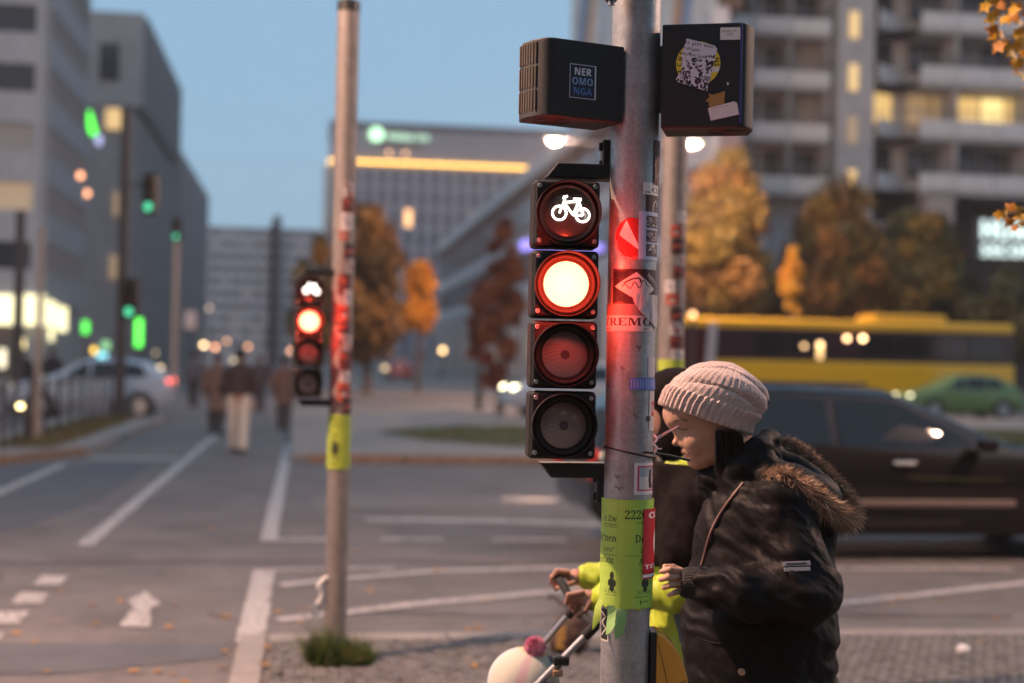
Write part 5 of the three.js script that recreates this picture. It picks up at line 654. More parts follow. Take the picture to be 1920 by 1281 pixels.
// pedestrians in the distance
function walker(label, px, py, o) {
  const p = onGround(px, py), g = thing('person', label, 'person', [p.x, 0.002 + (o.y ?? 0), p.z], YAW + (o.turn ?? 0), 'pedestrians up the avenue'), H = o.h ?? 1.74, s = H / 1.74, st = o.stride ?? 0.16, B = (w, d) => [V(-w, 0.0, -d), V(w, H + 0.05, d)];
  const v = (x, y, z) => V(x * s, y * s, z * s), run = (f, m, n, c = 0.02) => mesh(n, iso(f, V(-0.5, -0.03, -0.6), V(0.5, H + 0.06, 0.6), c), m, g);
  mesh('body', iso(union([ell(v(0, 1.62, 0), v(0.075, 0.115, 0.095)), cap(v(0, 1.5, 0), v(0, 1.3, 0), 0.06, 0.1), cap(v(0, 1.3, 0), v(0, 0.95, 0), 0.12, 0.12), cap(v(0.1, 0.92, 0), v(0.1, 0.08, st), 0.07, 0.04), cap(v(-0.1, 0.92, 0), v(-0.1, 0.08, -st), 0.07, 0.04), cap(v(0.26, 0.85, 0.06), v(0.26, 0.76, 0.08), 0.035, 0.03), cap(v(-0.26, 0.85, -0.04), v(-0.26, 0.76, -0.06), 0.035, 0.03)], 0.03), V(-0.5, -0.03, -0.6), V(0.5, H + 0.06, 0.6), 0.02, () => [0.38, 0.21, 0.15]), skinM, g);
  run((x, y, z) => Math.max(ell(v(0, 1.645, -0.0), v(0.088, 0.112, 0.105))(x, y, z), 1.58 * s - y), o.hair ?? hairM, 'hair', 0.016);
  const hem = (o.hem ?? 0.86) * s, cf = union([cap(v(0, 1.38, 0), v(0, 1.05, 0), 0.17 * s, 0.18 * s), cap(v(0, 1.05, 0), v(0, hem / s - 0.1, 0), 0.17 * s, 0.2 * s), cap(v(0.2, 1.36, 0), v(0.28, 1.1, -0.02), 0.085, 0.07), cap(v(0.28, 1.1, -0.02), v(0.26, 0.86, 0.06), 0.07, 0.055), cap(v(-0.2, 1.36, 0), v(-0.28, 1.1, 0), 0.085, 0.07), cap(v(-0.28, 1.1, 0), v(-0.26, 0.86, -0.04), 0.07, 0.055)], 0.05);
  run((x, y, z) => Math.max(cf(x, y, z) + 0.012 * fbm(x * 8, y * 8, z * 8, 2), hem - y), M(o.coat, 0.75), 'coat');
  run(union([cap(v(0.1, 0.92, 0), v(0.11, 0.1, st), 0.1, 0.07), cap(v(-0.1, 0.92, 0), v(-0.11, 0.1, -st), 0.1, 0.07)], 0.03), M(o.legs, 0.85), 'trousers');
  for (const k of [1, -1]) mesh('shoe', xf(rbox(0.1, 0.09, 0.27, 0.04), 0.1 * k * s, 0.045, st * k * s - 0.05), M([0.02, 0.016, 0.015], 0.6), g);
  return g;
}
walker('man in dark jacket and white trousers walking up the bicycle lane', 446, 850, { h: 1.73, coat: [0.035, 0.018, 0.018], legs: [0.55, 0.46, 0.38], hem: 0.98 });
walker('person in long brown coat walking left of the man in white trousers', 405, 815, { h: 1.66, coat: [0.16, 0.085, 0.06], legs: [0.03, 0.02, 0.02], hem: 0.5, stride: 0.1 });
walker('person in brown coat walking just left of the left signal pole', 532, 806, { h: 1.62, coat: [0.17, 0.08, 0.055], legs: [0.07, 0.05, 0.05], hem: 0.62, stride: 0.1 });
walker('distant person in grey clothes on the left kerb beyond the silver car', 362, 764, { h: 1.72, coat: [0.12, 0.1, 0.1], legs: [0.04, 0.035, 0.035], stride: 0.12 });
walker('distant person in black walking in front of the lit shop on the left', 96, 768, { h: 1.75, coat: [0.02, 0.018, 0.02], legs: [0.02, 0.02, 0.02] });
walker('distant person in dark coat at the far left edge near the railing', 40, 772, { h: 1.7, coat: [0.03, 0.022, 0.022], legs: [0.03, 0.03, 0.03], hem: 0.7 });
walker('distant person in dim coat between the brown coated walker and the mast', 485, 772, { h: 1.7, coat: [0.09, 0.06, 0.06], legs: [0.05, 0.04, 0.045] });
{ // dark bundle by the kerb
  const p = onGround(1068, 1222, 0.05), g = thing('bundle', 'dark brown bundle with a thin loose strap lying by the near kerb', 'bag', [p.x, 0.05, p.z + 0.05], YAW);
  const f = union([ell(V(0, 0.1, 0), V(0.1, 0.11, 0.09)), ell(V(0.03, 0.19, 0), V(0.07, 0.07, 0.06)), ell(V(-0.06, 0.06, 0.02), V(0.06, 0.06, 0.06))], 0.05);
  mesh('sack', iso((x, y, z) => Math.max(f(x, y, z) + 0.014 * fbm(x * 16, y * 16, z * 16, 3), -y), V(-0.18, -0.02, -0.15), V(0.18, 0.32, 0.15), 0.008), M([0.045, 0.022, 0.016], 0.75), g);
  mesh('strap', tube([V(0.0, 0.24, 0.02), V(-0.06, 0.27, 0.03), V(-0.11, 0.31, 0.02), V(-0.13, 0.29, 0.02)], 0.008), M([0.05, 0.026, 0.02], 0.7), g); mesh('patch', rbox(0.05, 0.12, 0.01, 0.004, -0.06, 0.1, 0.085), M([0.35, 0.2, 0.05], 0.7), g);
}

// ---------------------------------------------------------------- vehicles
const paint = (c, r = 0.45) => M(c, r, { clearcoat: 0.8, clearcoatRoughness: 0.04, specularIntensity: 0.2, physical: 1 });
const carGlass = M([0.005, 0.006, 0.008], 0.06), lampGlass = M([0.4, 0.4, 0.4], 0.1), tailRed = M([0.35, 0.015, 0.012], 0.25);
function makeCar(name, label, pos, turn, { st, half, color, windows, wheelX, wr = 0.32, extra, lamps, tail, mirrorX, rimM = MT.alu }) {
  const g = thing(name, label, 'car', pos, turn);
  const sec = (x) => { let i = 1; while (i < st.length - 1 && x > st[i][0]) i++; const a = st[i - 1], b = st[i], t = Math.max(0, Math.min(1, (x - a[0]) / (b[0] - a[0]))), v = a.map((q, k) => q + (b[k] - q) * t), [, yb, yw, ybelt, yt, zt] = v; return [[yb, half * 0.86], [yb + 0.08, half * 0.95], [yw, half], [ybelt, half * 0.965], [ybelt + (yt - ybelt) * 0.85, half * (zt + (0.965 - zt) * 0.15)], [yt - 0.01, half * zt * 0.9], [yt + 0.015, half * zt * 0.6], [yt + 0.025, 0]]; };
  const zAt = (x, y) => { const s = sec(x); for (let i = 1; i < s.length; i++) if (y <= s[i][0]) { const [y0, z0] = s[i - 1], [y1, z1] = s[i]; return z0 + (z1 - z0) * (y - y0) / (y1 - y0 || 1); } return s[s.length - 1][1]; };
  const P = [], I = [], x0 = st[0][0], x1 = st[st.length - 1][0], n = 70, m = 16;
  for (let i = 0; i <= n; i++) { const x = x0 + (x1 - x0) * i / n, s = sec(x), ring = [...s, ...s.slice(0, -1).reverse().map(([y, z]) => [y, -z])]; ring.push(ring[0]); for (const [y, z] of ring) P.push(x, y, z); }
  for (let i = 0; i < n; i++) for (let k = 0; k < 15; k++) { const a = i * m + k, b = a + m; I.push(a, a + 1, b, a + 1, b + 1, b); }
  for (const [o, f] of [[0, 0], [n * m, 1]]) for (let k = 1; k < 14; k++) f ? I.push(o, o + k, o + k + 1) : I.push(o, o + k + 1, o + k);
  const bg = new THREE.BufferGeometry(); bg.setAttribute('position', new THREE.BufferAttribute(new Float32Array(P), 3)); bg.setIndex(I); bg.computeVertexNormals(); mesh('body', bg, paint(color), g);
  for (const side of [1, -1]) for (const w of windows) { const V3 = []; const pts = w; for (const [x, y] of pts) V3.push(V(x, y, side * (zAt(x, y) + 0.012))); const q = []; for (let i = 1; i < V3.length - 1; i++) { const t = side > 0 ? [V3[0], V3[i], V3[i + 1]] : [V3[0], V3[i + 1], V3[i]]; for (const p of t) q.push(p.x, p.y, p.z); } const wg = new THREE.BufferGeometry(); wg.setAttribute('position', new THREE.BufferAttribute(new Float32Array(q), 3)); wg.computeVertexNormals(); mesh('window', wg, carGlass, g); }
  for (const x of wheelX) for (const side of [1, -1]) { const w = mesh('wheel', xf(new THREE.CylinderGeometry(wr, wr, 0.2, 28), x, wr, side * (half - 0.09), Math.PI / 2), MT.rubber, g); mesh('rim', xf(new THREE.CylinderGeometry(wr * 0.66, wr * 0.6, 0.03, 20), x, wr, side * (half + 0.012), Math.PI / 2), rimM, w); mesh('wheel_arch', xf(new THREE.TorusGeometry(wr + 0.045, 0.03, 8, 24, Math.PI), x, wr, side * (half - 0.005)), MT.black, g); }
  for (const side of [1, -1]) {
    if (lamps) { mesh('headlight', rbox(0.2, 0.15, 0.28, 0.06, lamps.x, lamps.y, side * half * 0.7), lamps.on ? lamps.on : lampGlass, g); }
    if (tail) mesh('tail_light', rbox(0.1, 0.26, 0.16, 0.04, tail.x, tail.y, side * half * 0.86), tail.on ?? tailRed, g);
    if (mirrorX) mesh('mirror', merge([rbox(0.14, 0.13, 0.2, 0.05, mirrorX, 1.0, side * (half + 0.11))]), paint(color), g);
  }
  extra?.(g, zAt); return g;
}
{ // black estate car crossing right behind the woman; nose to the right
  const st = [[0, 0.42, 0.62, 0.8, 0.84, 0.8], [0.1, 0.3, 0.6, 0.92, 1.12, 0.74], [0.32, 0.24, 0.58, 0.94, 1.4, 0.72], [0.7, 0.22, 0.58, 0.94, 1.43, 0.72], [1.6, 0.22, 0.58, 0.93, 1.45, 0.72], [2.4, 0.22, 0.58, 0.92, 1.42, 0.7], [2.9, 0.22, 0.58, 0.92, 1.2, 0.74], [3.35, 0.22, 0.58, 0.9, 0.98, 0.84], [4.1, 0.22, 0.58, 0.84, 0.9, 0.82], [4.7, 0.25, 0.56, 0.74, 0.8, 0.78], [4.95, 0.35, 0.5, 0.6, 0.64, 0.7]];
  makeCar('estate_car', 'dark black estate car passing behind the woman', [2.3, 0.002, -12.1], 0, { st: st.map(([x, ...r]) => [x * 1.09, ...r]), half: 0.89, color: [0.004, 0.003, 0.0035], wheelX: [1.0, 4.3], wr: 0.33, rimM: MT.dark, mirrorX: 3.3, lamps: { x: 5.2, y: 0.66 }, tail: { x: 0.02, y: 0.78 },
    windows: [[[0.32, 0.98], [1.0, 0.98], [1.0, 1.34], [0.48, 1.32]], [[1.06, 0.98], [2.0, 0.97], [2.0, 1.35], [1.06, 1.35]], [[2.08, 0.97], [3.42, 0.95], [3.1, 1.1], [2.62, 1.33], [2.08, 1.35]]],
    extra: (g, zAt) => { mesh('side_moulding', rbox(2.1, 0.055, 0.03, 0.012, 2.55, 0.5, 0.905), M([0.12, 0.085, 0.075], 0.5), g); for (const x of [1.75, 2.62]) mesh('door_handle', rbox(0.2, 0.035, 0.04, 0.015, x, 0.83, 0.9), MT.chrome, g); mesh('roof_rail', rbox(2.1, 0.03, 0.03, 0.012, 1.35, 1.475, 0.62), MT.dark, g);
      for (const z of [-0.36, 0.36]) { const q = mesh('seat_headrest', rbox(0.12, 0.2, 0.26, 0.05, 2.0, 1.06, z), MT.dark, g); } } });
}
const hatch = (L2) => [[0, 0.38, 0.55, 0.62, 0.68, 0.72], [0.12, 0.28, 0.55, 0.78, 0.82, 0.78], [0.85, 0.22, 0.55, 0.92, 1.0, 0.82], [1.15, 0.22, 0.55, 0.95, 1.12, 0.76], [1.85, 0.22, 0.55, 0.95, 1.46, 0.72], [2.6, 0.22, 0.55, 0.96, 1.5, 0.72], [3.3, 0.22, 0.56, 0.98, 1.42, 0.72], [L2 - 0.2, 0.28, 0.58, 1.0, 1.12, 0.76], [L2, 0.4, 0.6, 0.85, 0.9, 0.8]];
const hatchWin = [[[1.28, 1.0], [1.95, 1.0], [1.95, 1.38], [1.82, 1.37]], [[2.02, 1.0], [2.75, 1.01], [2.75, 1.41], [2.02, 1.4]], [[2.82, 1.02], [3.4, 1.06], [3.2, 1.34], [2.82, 1.4]]];
const beam = glow([1.0, 0.9, 0.55], 9);
{ const p = onGround(1708, 800); makeCar('green_car', 'small green car with a lit headlight in front of the yellow coach', [20.1, 0.002, -46.2], 0, { st: hatch(4.1), half: 0.85, color: [0.12, 0.2, 0.07], wheelX: [0.85, 3.3], wr: 0.31, mirrorX: 1.4, windows: hatchWin, lamps: { x: 0.16, y: 0.72, on: beam }, tail: { x: 4.05, y: 0.85 } }); }
{ makeCar('silver_car', 'silver compact car crossing behind the dark mast on the left', [-7.35, 0.002, -37.6], 0, { st: hatch(3.95), half: 0.86, color: [0.42, 0.44, 0.48], wheelX: [0.8, 3.2], wr: 0.31, mirrorX: 1.4, windows: hatchWin, lamps: { x: 0.14, y: 0.72, on: glow([1, 0.75, 0.5], 1.6) }, tail: { x: 3.9, y: 0.88, on: glow([1.0, 0.1, 0.05], 3) } }); }
{ const p = onGround(955, 792); makeCar('white_car', 'white car with a lit headlight emerging behind the near signal head', [p.x, 0.125, p.z - 1], 0.1, { st: hatch(4.0), half: 0.85, color: [0.5, 0.5, 0.52], wheelX: [0.85, 3.25], wr: 0.31, mirrorX: 1.4, windows: hatchWin, lamps: { x: 0.15, y: 0.78, on: beam }, tail: { x: 3.95, y: 0.85 } }); }
{ const p = at(746, 712, 105); makeCar('oncoming_car', 'distant oncoming car with two lit headlights right of the left signal pole', [p.x, 0.125, p.z], Math.PI / 2 + 3.14159, { st: hatch(4.0), half: 0.8, color: [0.3, 0.06, 0.06], wheelX: [0.85, 3.25], wr: 0.31, windows: hatchWin, lamps: { x: 0.12, y: 0.72, on: glow([1, 0.62, 0.3], 8) } }); scene.children[scene.children.length - 1].rotation.y = -Math.PI / 2; }
{ // yellow coach
  const x0 = 13.6, z0 = -51, g = thing('coach', 'long yellow coach standing across the background on the right', 'bus', [x0, 0.002, z0]), yel = paint([0.74, 0.4, 0.01], 0.5), L = 13.2, top = 3.42;
  mesh('body', merge([rbox(L, 1.55, 2.5, 0.15, L / 2, 1.13, -1.25), rbox(L, 0.42, 2.46, 0.18, L / 2, top - 0.2, -1.25)]), yel, g); mesh('window_band', rbox(L - 0.06, 1.36, 2.4, 0.1, L / 2, 2.46, -1.25), M([0.03, 0.012, 0.014], 0.2), g);
  for (let i = 0; i < 8; i++) mesh('window', rbox(1.36, 0.86, 0.04, 0.03, 2.05 + i * 1.42, 2.5, -0.035), i % 3 ? carGlass : M([0.03, 0.014, 0.018], 0.08), g);
  mesh('windscreen', rbox(0.9, 1.7, 0.05, 0.05, 0.52, 2.1, -0.01), M([0.06, 0.01, 0.01], 0.12), g); mesh('door_pillar', xf(rbox(0.32, 1.75, 0.06, 0.05), 1.2, 2.35, 0.012, 0, 0, -0.06), M([0.45, 0.4, 0.4], 0.5), g); mesh('front_panel', rbox(1.0, 0.9, 0.04, 0.04, 0.55, 0.85, 0.01), M([0.1, 0.012, 0.01], 0.4), g);
  mesh('roof_unit', rbox(3.0, 0.34, 1.8, 0.14, 9.1, top + 0.13, -1.25), yel, g);
  for (const x of [2.6, 9.6, 10.9]) { const w = mesh('wheel', xf(new THREE.CylinderGeometry(0.5, 0.5, 0.3, 28), x, 0.5, -0.12, Math.PI / 2), MT.rubber, g); mesh('rim', xf(new THREE.CylinderGeometry(0.3, 0.3, 0.05, 20), x, 0.5, 0.05, Math.PI / 2), MT.alu, w); const v = mesh('wheel', xf(new THREE.CylinderGeometry(0.5, 0.5, 0.3, 28), x, 0.5, -2.38, Math.PI / 2), MT.rubber, g); }
  for (const [px, py, r, k] of [[1604, 634, 0.09, 9], [1636, 634, 0.09, 12], [1518, 649, 0.08, 4], [1550, 646, 0.1, 6]]) { const p = g.worldToLocal(at(px, py, 52.5)); mesh('lamp_reflection', new THREE.SphereGeometry(r, 12, 8).translate(p.x, p.y, 0.04), glow([1, 0.6, 0.28], k), g); }  // reflections of lamps on the coach, put in as glowing spots
  { const p = g.worldToLocal(at(1550, 660, 52.5)); mesh('lamp_reflection', rbox(0.2, 0.5, 0.06, 0.03, p.x, p.y, 0.02), glow([1, 0.6, 0.2], 2.2), g); }  // long lamp reflection on the yellow side, built as a glowing bar
}

// ---------------------------------------------------------------- trees
const bark = M(null, 0.9, { map: mottled(256, [0.09, 0.062, 0.048], 0.4, 0.5) });
const leafM = M([1, 1, 1], 0.7, { vertexColors: true, side: THREE.DoubleSide });
function crownMesh(cl, n, size, tones) {                             // clumps [centre, radius] filled with small leaf faces
  const P = [], N = [], C = [], U = []; const total = cl.reduce((s, c) => s + c[1] * c[1], 0), u = V(), w = V(), nn = V();
  for (const [c, r] of cl) { const k = Math.round(n * r * r / total), tone = tones[Math.floor(rnd() * tones.length)]; for (let i = 0; i < k; i++) {
    const d = V(rr(-1, 1), rr(-1, 1), rr(-1, 1)); if (d.lengthSq() > 1) { i--; continue; } const p = c.clone().addScaledVector(d, r); nn.set(rr(-1, 1), rr(-0.2, 1), rr(-1, 1)).normalize(); u.set(rr(-1, 1), rr(-1, 1), rr(-1, 1)).cross(nn).normalize(); w.copy(nn).cross(u); const s = size * rr(0.6, 1.3), b = rr(0.65, 1.3);
    const a = p.clone().addScaledVector(u, s), e = p.clone().addScaledVector(u, -s), f = p.clone().addScaledVector(w, s * 0.6), h = p.clone().addScaledVector(w, -s * 0.6); for (const q of [a, f, e, a, e, h]) { P.push(q.x, q.y, q.z); N.push(nn.x, nn.y, nn.z); C.push(tone[0] * b, tone[1] * b, tone[2] * b); U.push(0, 0); } } }
  const g = new THREE.BufferGeometry(); g.setAttribute('position', new THREE.BufferAttribute(new Float32Array(P), 3)); g.setAttribute('normal', new THREE.BufferAttribute(new Float32Array(N), 3)); g.setAttribute('color', new THREE.BufferAttribute(new Float32Array(C), 3)); g.setAttribute('uv', new THREE.BufferAttribute(new Float32Array(U), 2)); return g;
}
function tree(name, label, px, d, cr, tones, { n = 5000, size = 0.16, tr = 0.16, clumps = 34, cone = 0 } = {}) {
  const b = at(px, 640, d), base = V(b.x, 0.1, b.z), g = thing(name, label, 'tree', base, YAW, 'street trees'), K = d / FOCAL, c = g.worldToLocal(at(cr[0], cr[1], d)), rx = cr[2] * K, ry = cr[3] * K, cl = [];
  for (let i = 0; i < clumps; i++) { let v; do v = V(rr(-1, 1), rr(-1, 1), rr(-1, 1)); while (v.lengthSq() > 1); const s = cone ? 1 - cone * (v.y * 0.5 + 0.5) : 1; cl.push([V(c.x + v.x * rx * 0.85 * s, c.y + v.y * ry * 0.88, c.z + v.z * rx * 0.85 * s), rx * rr(0.2, 0.42) * (0.55 + 0.45 * s)]); }
  const top = V(c.x * 0.7, c.y + ry * 0.45, c.z * 0.7); const limbs = [new THREE.TubeGeometry(new THREE.CatmullRomCurve3([V(0, 0, 0), V(rr(-0.1, 0.1), c.y * 0.4, rr(-0.1, 0.1)), V(c.x * 0.5, c.y, 0), top]), 20, tr * 0.75, 8), cyl(tr * 1.35, tr * 0.8, Math.max(1, c.y - ry * 0.8), 0, 0, 0, 12)];
  for (let i = 0; i < 9; i++) { const e = cl[i % cl.length][0], s = V(c.x * 0.4, c.y - ry * rr(0.3, 0.8), 0); limbs.push(tube([s, s.clone().lerp(e, 0.5).add(V(0, 0.2, 0)), e], tr * 0.28, 8, 6)); }
  mesh('trunk', muv(merge(limbs)), bark, g); mesh('crown', crownMesh(cl, n, size, tones), leafM, g); return g;
}
const OR = [[0.72, 0.3, 0.02], [0.62, 0.24, 0.02], [0.78, 0.36, 0.03]], BR = [[0.17, 0.078, 0.014], [0.11, 0.058, 0.013], [0.2, 0.095, 0.016]], GB = [[0.14, 0.1, 0.016], [0.1, 0.08, 0.018], [0.2, 0.13, 0.02]], RB = [[0.24, 0.06, 0.03], [0.17, 0.05, 0.028], [0.28, 0.09, 0.035]], DG = [[0.05, 0.055, 0.018], [0.07, 0.065, 0.02]];
tree('broad_tree', 'dark brown autumn tree right behind the left signal pole', 690, 62, [688, 520, 92, 165], BR, { n: 9000, size: 0.2, clumps: 60, cone: 0.35 });
tree('broad_tree', 'olive brown tree left of the left signal pole behind the lit red signal', 600, 75, [592, 560, 60, 135], [...BR, ...GB, [0.34, 0.15, 0.02]], { n: 6000, size: 0.22, clumps: 34, cone: 0.4 });
tree('young_tree', 'small bright orange autumn tree in front of the long building', 785, 66, [786, 560, 48, 80], OR, { n: 5200, size: 0.14, tr: 0.09, clumps: 40, cone: 0.5 });
tree('young_tree', 'reddish brown slender tree just left of the near signal head', 940, 42, [940, 570, 52, 185], RB, { n: 3000, size: 0.13, tr: 0.1, clumps: 38, cone: 0.4 });
tree('young_tree', 'thin reddish tree beside the slender one on the far island', 900, 44, [898, 600, 30, 110], RB, { n: 1300, size: 0.12, tr: 0.08, clumps: 22, cone: 0.4 });
tree('broad_tree', 'tall orange brown tree above the front end of the coach', 1350, 60, [1360, 445, 108, 180], [...GB, [0.15, 0.075, 0.014], [0.13, 0.085, 0.016], [0.2, 0.1, 0.016]], { n: 11000, size: 0.17, clumps: 80, cone: 0.45 });
tree('young_tree', 'narrow yellow orange tree above the middle of the coach', 1486, 58, [1486, 525, 32, 78], [[0.6, 0.33, 0.03], [0.55, 0.26, 0.025]], { n: 3000, size: 0.12, tr: 0.08, clumps: 30, cone: 0.6 });
tree('broad_tree', 'wide olive and brown tree behind the middle of the coach', 1570, 64, [1565, 475, 112, 140], [...GB, ...BR], { n: 11000, size: 0.18, clumps: 80, cone: 0.4 });
tree('broad_tree', 'olive tree in front of the tower column', 1720, 64, [1722, 500, 100, 118], [...GB, ...DG], { n: 9000, size: 0.18, clumps: 70, cone: 0.3 });
tree('broad_tree', 'dark green bushy tree below the illuminated shop sign at the right edge', 1880, 62, [1878, 590, 90, 95], DG, { n: 7000, size: 0.18, clumps: 50 });
for (const [px, d, cx, cy, rx, ry, t, l] of [[1330, 68, 1330, 560, 60, 62, BR, 'brown shrub behind the front end of the coach'], [1430, 70, 1430, 550, 66, 70, GB, 'olive shrub behind the front third of the coach'], [1540, 70, 1540, 560, 70, 60, GB, 'low olive shrub behind the middle of the coach'], [1650, 69, 1650, 550, 70, 66, DG, 'dark shrub behind the rear third of the coach'], [1770, 68, 1770, 560, 72, 70, DG, 'dark shrub behind the rear end of the coach']]) tree('shrub', l, px, d, [cx, cy, rx, ry], t, { n: 3600, size: 0.18, tr: 0.06, clumps: 34 });
{ // maple reaching into the upper right corner from outside the frame
  const D = 5.2, b = at(2130, 640, D), g = thing('maple_tree', 'maple branch with yellow orange leaves hanging into the upper right corner', 'tree', [b.x, 0.05, b.z], YAW, 'street trees'), L = (px, py, dz = 0) => g.worldToLocal(at(px, py, D - dz));
  mesh('trunk', muv(merge([tube([V(0, 0, 0), V(0.03, 1.2, 0), V(-0.02, 2.4, 0.03), V(0.05, 4, 0)], 0.085, 24, 10), tube([V(0, 2.3, 0), L(2040, -60), L(1930, -40), L(1860, -10)], 0.016, 24, 8), tube([L(1990, -60), L(1930, 30), L(1900, 110)], 0.008, 16, 6), tube([V(0, 1.9, 0), L(2040, 330), L(1950, 380), L(1890, 405)], 0.012, 20, 8)])), bark, g);
  const shape = new THREE.Shape(); const pt = []; for (let i = 0; i < 10; i++) { const a = -Math.PI / 2 + (i + 0.5) / 10 * 2 * Math.PI, r = i % 2 ? 0.46 : [0.72, 0.95, 1.0, 0.95, 0.72][i / 2]; pt.push([r * Math.cos(a), r * Math.sin(a)]); } pt.forEach(([x, y], i) => i ? shape.lineTo(x, y) : shape.moveTo(x, y)); shape.closePath();
  const lg = new THREE.ExtrudeGeometry(shape, { depth: 0.02, bevelEnabled: false }); { const p = lg.attributes.position; for (let i = 0; i < p.count; i++) p.setZ(i, p.getZ(i) - 0.3 * (p.getX(i) ** 2) + 0.12 * p.getY(i) ** 2); lg.computeVertexNormals(); }
  const lm = [[0.66, 0.36, 0.014], [0.6, 0.29, 0.014], [0.72, 0.42, 0.02], [0.5, 0.2, 0.014]].map((c) => M(c, 0.6, { transmission: 0.25, thickness: 0, side: THREE.DoubleSide }));
  const leaf = (px, py, s) => { const o = mesh('leaf', lg, lm[Math.floor(rnd() * 4)], g), p = L(px, py, rr(-0.12, 0.12)); o.position.copy(p); o.scale.setScalar(s * D / FOCAL); o.rotation.set(rr(-0.7, 0.7), rr(-0.8, 0.8), rr(2.4, 3.9)); };
  for (const [x, y] of [[1848, 8], [1862, 2], [1872, 24], [1856, 32], [1880, 6], [1866, 52], [1878, 64], [1860, 68], [1890, 78], [1884, 92], [1872, 86], [1896, 20], [1910, 12], [1904, 36], [1916, 44], [1900, 100], [1906, 84], [1914, 70], [1912, 118], [1904, 132], [1916, 142], [1896, 120], [1908, 60], [1922, 100], [1924, 24], [1930, 60], [1934, 130], [1890, 40], [1940, 20], [1945, 90], [1955, 50], [1960, 140], [1930, 160]]) leaf(x + rr(-4, 4), y + rr(-4, 4), rr(14, 20));
  for (const [x, y] of [[1872, 404], [1884, 396], [1896, 392], [1904, 404], [1894, 414], [1912, 394], [1914, 416], [1904, 426], [1922, 406], [1930, 420], [1945, 400], [1955, 425]]) leaf(x + rr(-3, 3), y + rr(-3, 3), rr(12, 17));
}

// ---------------------------------------------------------------- masts, lamps, railing, small things
const lampWarm = [1.0, 0.6, 0.42];
function streetLight(label, x, z, h, arms, power, disc = 7) {        // tall mast with lamp heads on arms
  const g = thing('street_lamp', label, 'street lamp', [x, 0.1, z], 0, 'street lamps');
  mesh('mast', merge([cyl(0.1, 0.06, h, 0, 0, 0, 16), cyl(0.16, 0.15, 0.8, 0, 0, 0, 16)]), MT.alu, g);
  for (const [dx, dz] of arms) { const e = V(dx, h - 0.02, dz), a = mesh('arm', rod(V(0, h - 0.25, 0), e, 0.035), MT.alu, g), dir = Math.atan2(-dz, dx); mesh('lamp_head', xf(rbox(0.7, 0.13, 0.34, 0.05), e.x, e.y + 0.02, e.z, 0, dir), MT.alu, a); mesh('lamp_glass', xf(new THREE.SphereGeometry(0.2, 16, 8, 0, 6.2832, Math.PI / 2, Math.PI / 2).scale(1.3, 0.6, 0.75), e.x, e.y - 0.05, e.z, 0, dir), glow([1.0, 0.86, 0.5], disc), a); pointLight(g, V(e.x, e.y - 0.22, e.z), lampWarm, power, 6); }
  return g;
}
{ const a = at(1040, 262, 54), b = at(1300, 268, 54), c = at(1170, 640, 54); streetLight('double armed street lamp with two glowing heads behind the near pole', c.x, c.z, a.y - 0.05, [[a.x - c.x, a.z - c.z], [b.x - c.x, b.z - c.z]], 470, 14); }
streetLight('street lamp standing left of the view beside the near crossing', -5.2, -4.6, 7.2, [[1.4, -0.5]], 520);
streetLight('added street lamp out of view on the right beside the crossing road', 11.5, -6.4, 7.2, [[-1.4, -0.8]], 330);  // added unseen lamp, gives warm light from the right
function farLamp(label, px, py, d, c, k, r = 0.3) { const p = at(px, py, d), g = thing('park_lamp', label, 'street lamp', [p.x, 0.05, p.z], 0, 'globe lamps along the avenue'), h = p.y - 0.05; mesh('post', merge([cyl(0.08, 0.05, h - r * 0.8, 0, 0, 0, 10), cyl(0.14, 0.12, 0.5, 0, 0, 0, 10)]), MT.mastDark, g); mesh('globe', new THREE.SphereGeometry(r, 16, 12).translate(0, h, 0), glow(c, k), g); mesh('cap', cyl(r * 0.6, r * 0.2, 0.08, 0, h + r * 0.9, 0, 12), MT.mastDark, g); }
farLamp('tallest bright globe lamp left of the distant walkers', 313, 613, 190, [1, 0.8, 0.42], 12); farLamp('yellow globe lamp second from the left in the far row', 352, 640, 190, [1, 0.78, 0.4], 10); farLamp('yellow globe lamp third from the left in the far row', 382, 647, 200, [1, 0.7, 0.36], 9); farLamp('orange globe lamp above the brown coated walker', 403, 651, 210, [1, 0.42, 0.2], 7);
farLamp('dim orange globe lamp above the man in white trousers', 465, 650, 200, [1, 0.45, 0.2], 3.5); farLamp('faint globe lamp beside the head of the man in white trousers', 437, 676, 170, [0.9, 0.75, 0.45], 2.2, 0.25); farLamp('small faint globe lamp just right of the dark mast', 290, 662, 150, [1, 0.75, 0.4], 1.6, 0.22);
farLamp('small orange lamp between the two walkers in brown', 425, 640, 230, [1, 0.5, 0.22], 4, 0.28); farLamp('pale globe lamp high before the distant flats', 392, 578, 240, [1, 0.7, 0.45], 2, 0.3); farLamp('faint lamp just left of the left signal head', 545, 658, 180, [1, 0.45, 0.25], 4, 0.28); farLamp('small warm lamp low behind the silver car', 300, 690, 120, [1, 0.7, 0.4], 3, 0.2); farLamp('tiny green lamp beside the second globe lamp', 342, 641, 190, [0.1, 0.8, 0.5], 3, 0.28); farLamp('small warm lamp above the left railing end', 148, 690, 90, [1, 0.6, 0.3], 3, 0.16); farLamp('yellow globe lamp below the bright orange tree', 830, 657, 120, [1, 0.66, 0.28], 6, 0.22); farLamp('faint globe lamp under the dark brown tree', 721, 690, 110, [1, 0.7, 0.35], 1.8, 0.2); farLamp('faint orange globe lamp higher under the dark brown tree', 733, 658, 110, [1, 0.5, 0.2], 1.2, 0.2); farLamp('small lamp above the rear of the coach', 1838, 573, 64, [1, 0.66, 0.36], 7, 0.11); farLamp('small orange lamp at the front roof edge of the coach', 1299, 590, 48, [1, 0.5, 0.22], 5, 0.1);
